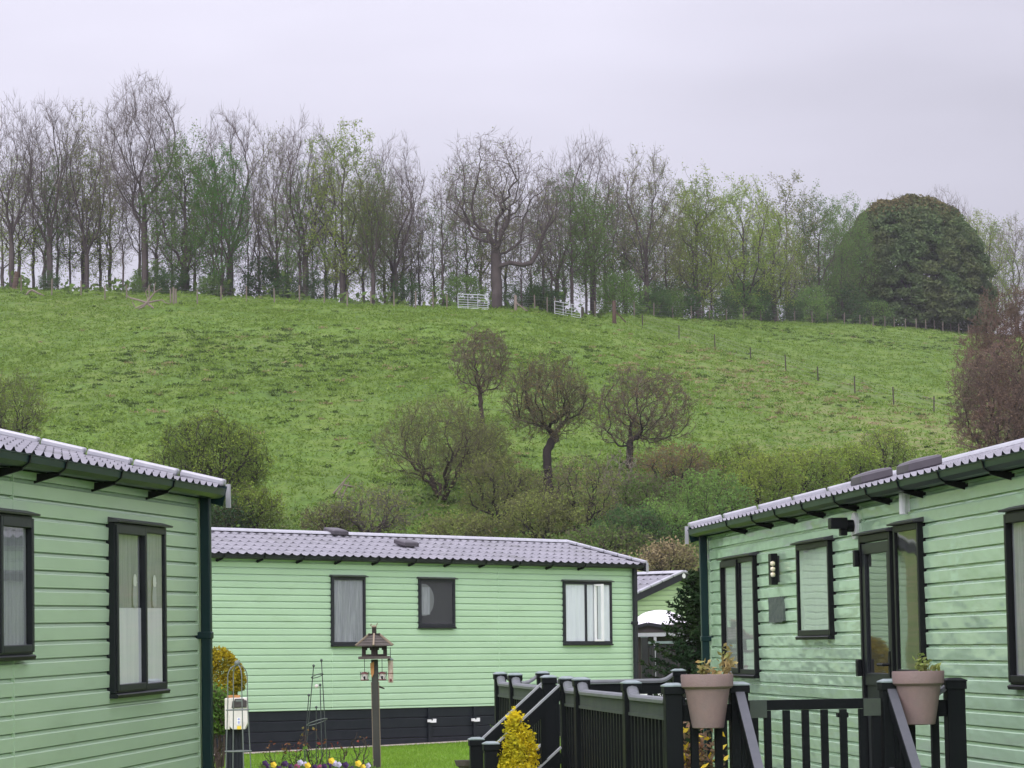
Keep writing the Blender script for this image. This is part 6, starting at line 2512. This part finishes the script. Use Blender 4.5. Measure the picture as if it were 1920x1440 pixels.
# near ground
ys = np.concatenate([np.linspace(-120, 10, 14), np.linspace(12, 64.5, 90)])
us = np.linspace(-1, 1, 81)
W_ = 140.0
Xn, Yn = np.meshgrid(us * np.abs(us) ** 0.6 * W_, ys)
Zn = terrain(Xn, Yn) + np.where(Yn > 63.5, -0.05, 0.0)
nr, nc = Xn.shape
ii = (np.arange(nr - 1)[:, None] * nc + np.arange(nc - 1)[None, :]).ravel()
lawn = np_mesh('lawn', np.stack([Xn, Yn, Zn], -1).reshape(-1, 3), np.stack([ii, ii + 1, ii + nc + 1, ii + nc], 1), [MATS['lawn_grass']], smooth=True)
lawn['kind'] = 'structure'

# concrete path along the skirting of the middle caravan
pa = MB()
def mid_ground(s, y, dz=0.0):
    p = MM @ Vector((s, y, 0))
    return Vector((p.x, p.y, tz(p.x, p.y) + dz))
n = 40
vs, fs = [], []
for i in range(n + 1):
    s = -10.2 + (8.0) * i / n
    vs += [mid_ground(s, 0.1, 0.012), mid_ground(s, -0.42 + 0.03 * math.sin(i * 1.7), 0.012)]
for i in range(n):
    fs.append((2 * i, 2 * i + 1, 2 * i + 3, 2 * i + 2))
pa.add(vs, fs)
pth = pa.build('path', MATS['path_concrete'])
pth['kind'] = 'structure'

# grass blades of the lawn that shows
gr = np.random.default_rng(21)
n = 60000
gx_ = gr.uniform(-5.2, 0.6, n)
gy_ = gr.uniform(33.5, 47.5, n)
loc = np.stack([gx_, gy_], 1)
Mm = MM.inverted()
ly = np.array([Mm[1][0] * a + Mm[1][1] * b + Mm[1][2] * 0.3 + Mm[1][3] for a, b in loc])
keep = ly < -0.45
loc = loc[keep]
gz0 = terrain(loc[:, 0], loc[:, 1])
n = len(loc)
a = gr.uniform(0, 6.283, n)
hgt = gr.uniform(0.02, 0.05, n)
w_ = 0.006
dx, dy = np.cos(a) * w_, np.sin(a) * w_
ex, ey = gr.normal(0, 0.018, n), gr.normal(0, 0.018, n)
V = np.stack([np.stack([loc[:, 0] - dx, loc[:, 1] - dy, gz0 - 0.003], 1), np.stack([loc[:, 0] + dx, loc[:, 1] + dy, gz0 - 0.003], 1), np.stack([loc[:, 0] + ex, loc[:, 1] + ey, gz0 + hgt], 1)], 1).reshape(-1, 3)
tag(np_mesh('grass', V, None, [MATS['grass_blade']], faces_t=np.arange(n * 3).reshape(-1, 3)), 'short mown lawn grass in front of the middle caravan', 'grass', kind='stuff')

# short rough grass all over the pasture, tuft by tuft
pg_ = np.random.default_rng(8)
n = 150000
px_ = pg_.uniform(-30, 1940, n)
t_ = pg_.random(n) ** 0.85
uu = (px_ - 960) / FPX * 1.003
cdv = np.interp(px_, CX, CD)
yy = BASE_D - 12 + (cdv - BASE_D + 12) * t_
xx = uu * yy
zz_ = hill_z(xx, yy)
clump = vnoise(xx * 0.35 + 20, yy * 0.2 + 5)
keep = pg_.random(n) < np.clip(0.62 + (clump - 0.45) * 0.8, 0.4, 1)
xx, yy, zz_ = xx[keep], yy[keep], zz_[keep]
k = 3
C = np.repeat(np.stack([xx, yy, zz_ + 0.05], 1), k, 0) + pg_.normal(0, 1, (len(xx) * k, 3)) * np.array([0.16, 0.16, 0.05])
v, f = leaf_arrays(C, 0.105, pg_, 0.0, 0.32)
tag(np_mesh('pasture_grass', v, f, [MATS['tuft_grass']]), 'short rough grass growing over the whole pasture', 'grass', kind='stuff')

# tussocks over the pasture
tp, ts, tm = [], [], []
tr_ = np.random.default_rng(33)
for i in range(5200):
    px, t = tr_.uniform(-40, 1900), tr_.random()
    u = float(ray(px, 700).x / ray(px, 700).y)
    cdp = crest_d(px)
    y = BASE_D + (cdp - BASE_D) * t
    x = u * y
    dens = float(vnoise(np.array(x * 0.06 + 4), np.array(y * 0.035 + 9)))
    if tr_.random() > np.clip((dens - 0.38) * 2.6, 0.06, 1):
        continue
    z = float(hill_z(np.array(x), np.array(y)))
    pyt = 1200 - 0.017 * (px - 960) - (z - CAMZ) / y * FPX
    dry = (px > 1150 and abs(pyt - (740 + (px - 1480) * 0.30)) < 70 and tr_.random() < 0.75) or tr_.random() < 0.10
    s = tr_.uniform(0.14, 0.42) * (1.2 if dens > 0.6 else 0.8)
    k = int(16 + 60 * s)
    q = tr_.normal(0, 1, (k, 3)) * np.array([s * 0.55, s * 0.55, s * 0.16])
    q[:, 2] = np.abs(q[:, 2]) + s * 0.06
    tp.append(q + np.array([x, y, z]))
    tm.append(np.full(k, 1 if dry else 0))
tp = np.concatenate(tp)
tm = np.concatenate(tm)
v, f = leaf_arrays(tp, 0.085, tr_, 0.0, 0.4)
tag(np_mesh('grass_tussocks', v, f, [MATS['tussock_green'], MATS['straw']], None, tm), 'dark and straw-coloured grass tussocks dotted over the pasture', 'tussocks', kind='stuff')

# ------------------------------------------------------------------ sky and sun
SUN_AZ, SUN_EL = math.radians(200), math.radians(48)       # behind the camera, slightly to its left
world = bpy.data.worlds.new('World')
scene.world = world
world.use_nodes = True
nt = world.node_tree
for n_ in list(nt.nodes):
    nt.nodes.remove(n_)
out = nt.nodes.new('ShaderNodeOutputWorld')
bg = nt.nodes.new('ShaderNodeBackground')
sky = nt.nodes.new('ShaderNodeTexSky')
sky.sky_type = 'NISHITA'
sky.sun_disc = False
sky.sun_elevation = SUN_EL
sky.sun_rotation = SUN_AZ
tcw = nt.nodes.new('ShaderNodeTexCoord')
sep = nt.nodes.new('ShaderNodeSeparateXYZ')
nt.links.new(tcw.outputs['Generated'], sep.inputs[0])


def mth(op, a, b=None, clamp=False):
    m_ = nt.nodes.new('ShaderNodeMath')
    m_.operation = op
    m_.use_clamp = clamp
    for i, q in enumerate((a, b)):
        if q is None:
            continue
        if isinstance(q, (int, float)):
            m_.inputs[i].default_value = q
        else:
            nt.links.new(q, m_.inputs[i])
    return m_.outputs[0]


zup = mth('MAXIMUM', sep.outputs['Z'], 0.0)
# an overcast sky is about three times as bright overhead as at the horizon, brighter still towards the hidden sun
grad = mth('ADD', mth('MULTIPLY', zup, 2.3), 0.445)
south = mth('MAXIMUM', mth('MULTIPLY', sep.outputs['Y'], -1.0), 0.0)
grad = mth('ADD', grad, mth('MULTIPLY', south, 1.5))
mpw = nt.nodes.new('ShaderNodeMapping')
mpw.inputs['Scale'].default_value = (5.0, 5.0, 22.0)
mpw.inputs['Location'].default_value = (0.55, 0.0, 0.35)
nt.links.new(tcw.outputs['Generated'], mpw.inputs['Vector'])
cl = nt.nodes.new('ShaderNodeTexNoise')
cl.inputs['Scale'].default_value = 1.0
cl.inputs['Detail'].default_value = 3
cl.inputs['Roughness'].default_value = 0.45
nt.links.new(mpw.outputs[0], cl.inputs['Vector'])
mr = nt.nodes.new('ShaderNodeMapRange')
nt.links.new(cl.outputs['Fac'], mr.inputs[0])
mr.inputs[1].default_value = 0.3
mr.inputs[2].default_value = 0.7
mr.inputs[3].default_value = 0.86
mr.inputs[4].default_value = 1.04
grad = mth('MULTIPLY', grad, mr.outputs[0])
bank = nt.nodes.new('ShaderNodeMapRange')          # a heavier bank of cloud over the far end of the slope
bank.interpolation_type = 'SMOOTHSTEP'
nt.links.new(sep.outputs['X'], bank.inputs[0])
bank.inputs[1].default_value = -0.02
bank.inputs[2].default_value = 0.2
bank.inputs[3].default_value = 1.0
bank.inputs[4].default_value = 0.84
grad = mth('MULTIPLY', grad, bank.outputs[0])
cc = nt.nodes.new('ShaderNodeMix')
cc.data_type = 'RGBA'
cc.blend_type = 'MULTIPLY'
cc.inputs[0].default_value = 1.0
cc.inputs[6].default_value = (0.985, 0.955, 1.12, 1)
nt.links.new(grad, cc.inputs[7])
sk_ = nt.nodes.new('ShaderNodeMix')
sk_.data_type = 'RGBA'
sk_.blend_type = 'MULTIPLY'
sk_.inputs[0].default_value = 1.0
nt.links.new(sky.outputs[0], sk_.inputs[6])
sk_.inputs[7].default_value = (0.1, 0.1, 0.1, 1)
mxw = nt.nodes.new('ShaderNodeMix')
mxw.data_type = 'RGBA'
mxw.inputs[0].default_value = 0.93
nt.links.new(sk_.outputs[2], mxw.inputs[6])
nt.links.new(cc.outputs[2], mxw.inputs[7])
nt.links.new(mxw.outputs[2], bg.inputs[0])
bg.inputs[1].default_value = 1.0
nt.links.new(bg.outputs[0], out.inputs[0])

sl = bpy.data.lights.new('sun', 'SUN')
sl.energy = 1.3
sl.angle = math.radians(14)
sl.color = (1.0, 0.96, 0.90)
so_ = bpy.data.objects.new('sun', sl)
COL.objects.link(so_)
sd_ = Vector((math.sin(SUN_AZ) * math.cos(SUN_EL), math.cos(SUN_AZ) * math.cos(SUN_EL), math.sin(SUN_EL)))
so_.rotation_euler = sd_.to_track_quat('Z', 'Y').to_euler()

scene.view_settings.view_transform = 'Standard'
scene.view_settings.look = 'None'
scene.view_settings.exposure = 0.0
scene.view_settings.gamma = 1.0
scene.view_settings.use_curve_mapping = False
scene.render.engine = 'CYCLES'
scene.cycles.max_bounces = 8
scene.cycles.transparent_max_bounces = 12
scene.cycles.use_denoising = True

# thin moist air: far trees fade a little
hb_ = MB()
hb_.box(-2100, 2100, -160, 1640, -40, 90)
hz_ = hb_.build('haze', MATS['wire'])
hz_.data.materials.clear()
hm_, hnt, hout = new_mat('haze_air')
pv = hnt.nodes.new('ShaderNodeVolumePrincipled')
pv.inputs['Color'].default_value = (0.93, 0.93, 0.96, 1)
pv.inputs['Density'].default_value = 0.00014
hnt.links.new(pv.outputs[0], hout.inputs['Volume'])
hz_.data.materials.append(hm_)
hz_['kind'] = 'stuff'
hz_['label'] = 'thin moist air between the camera and the wood'
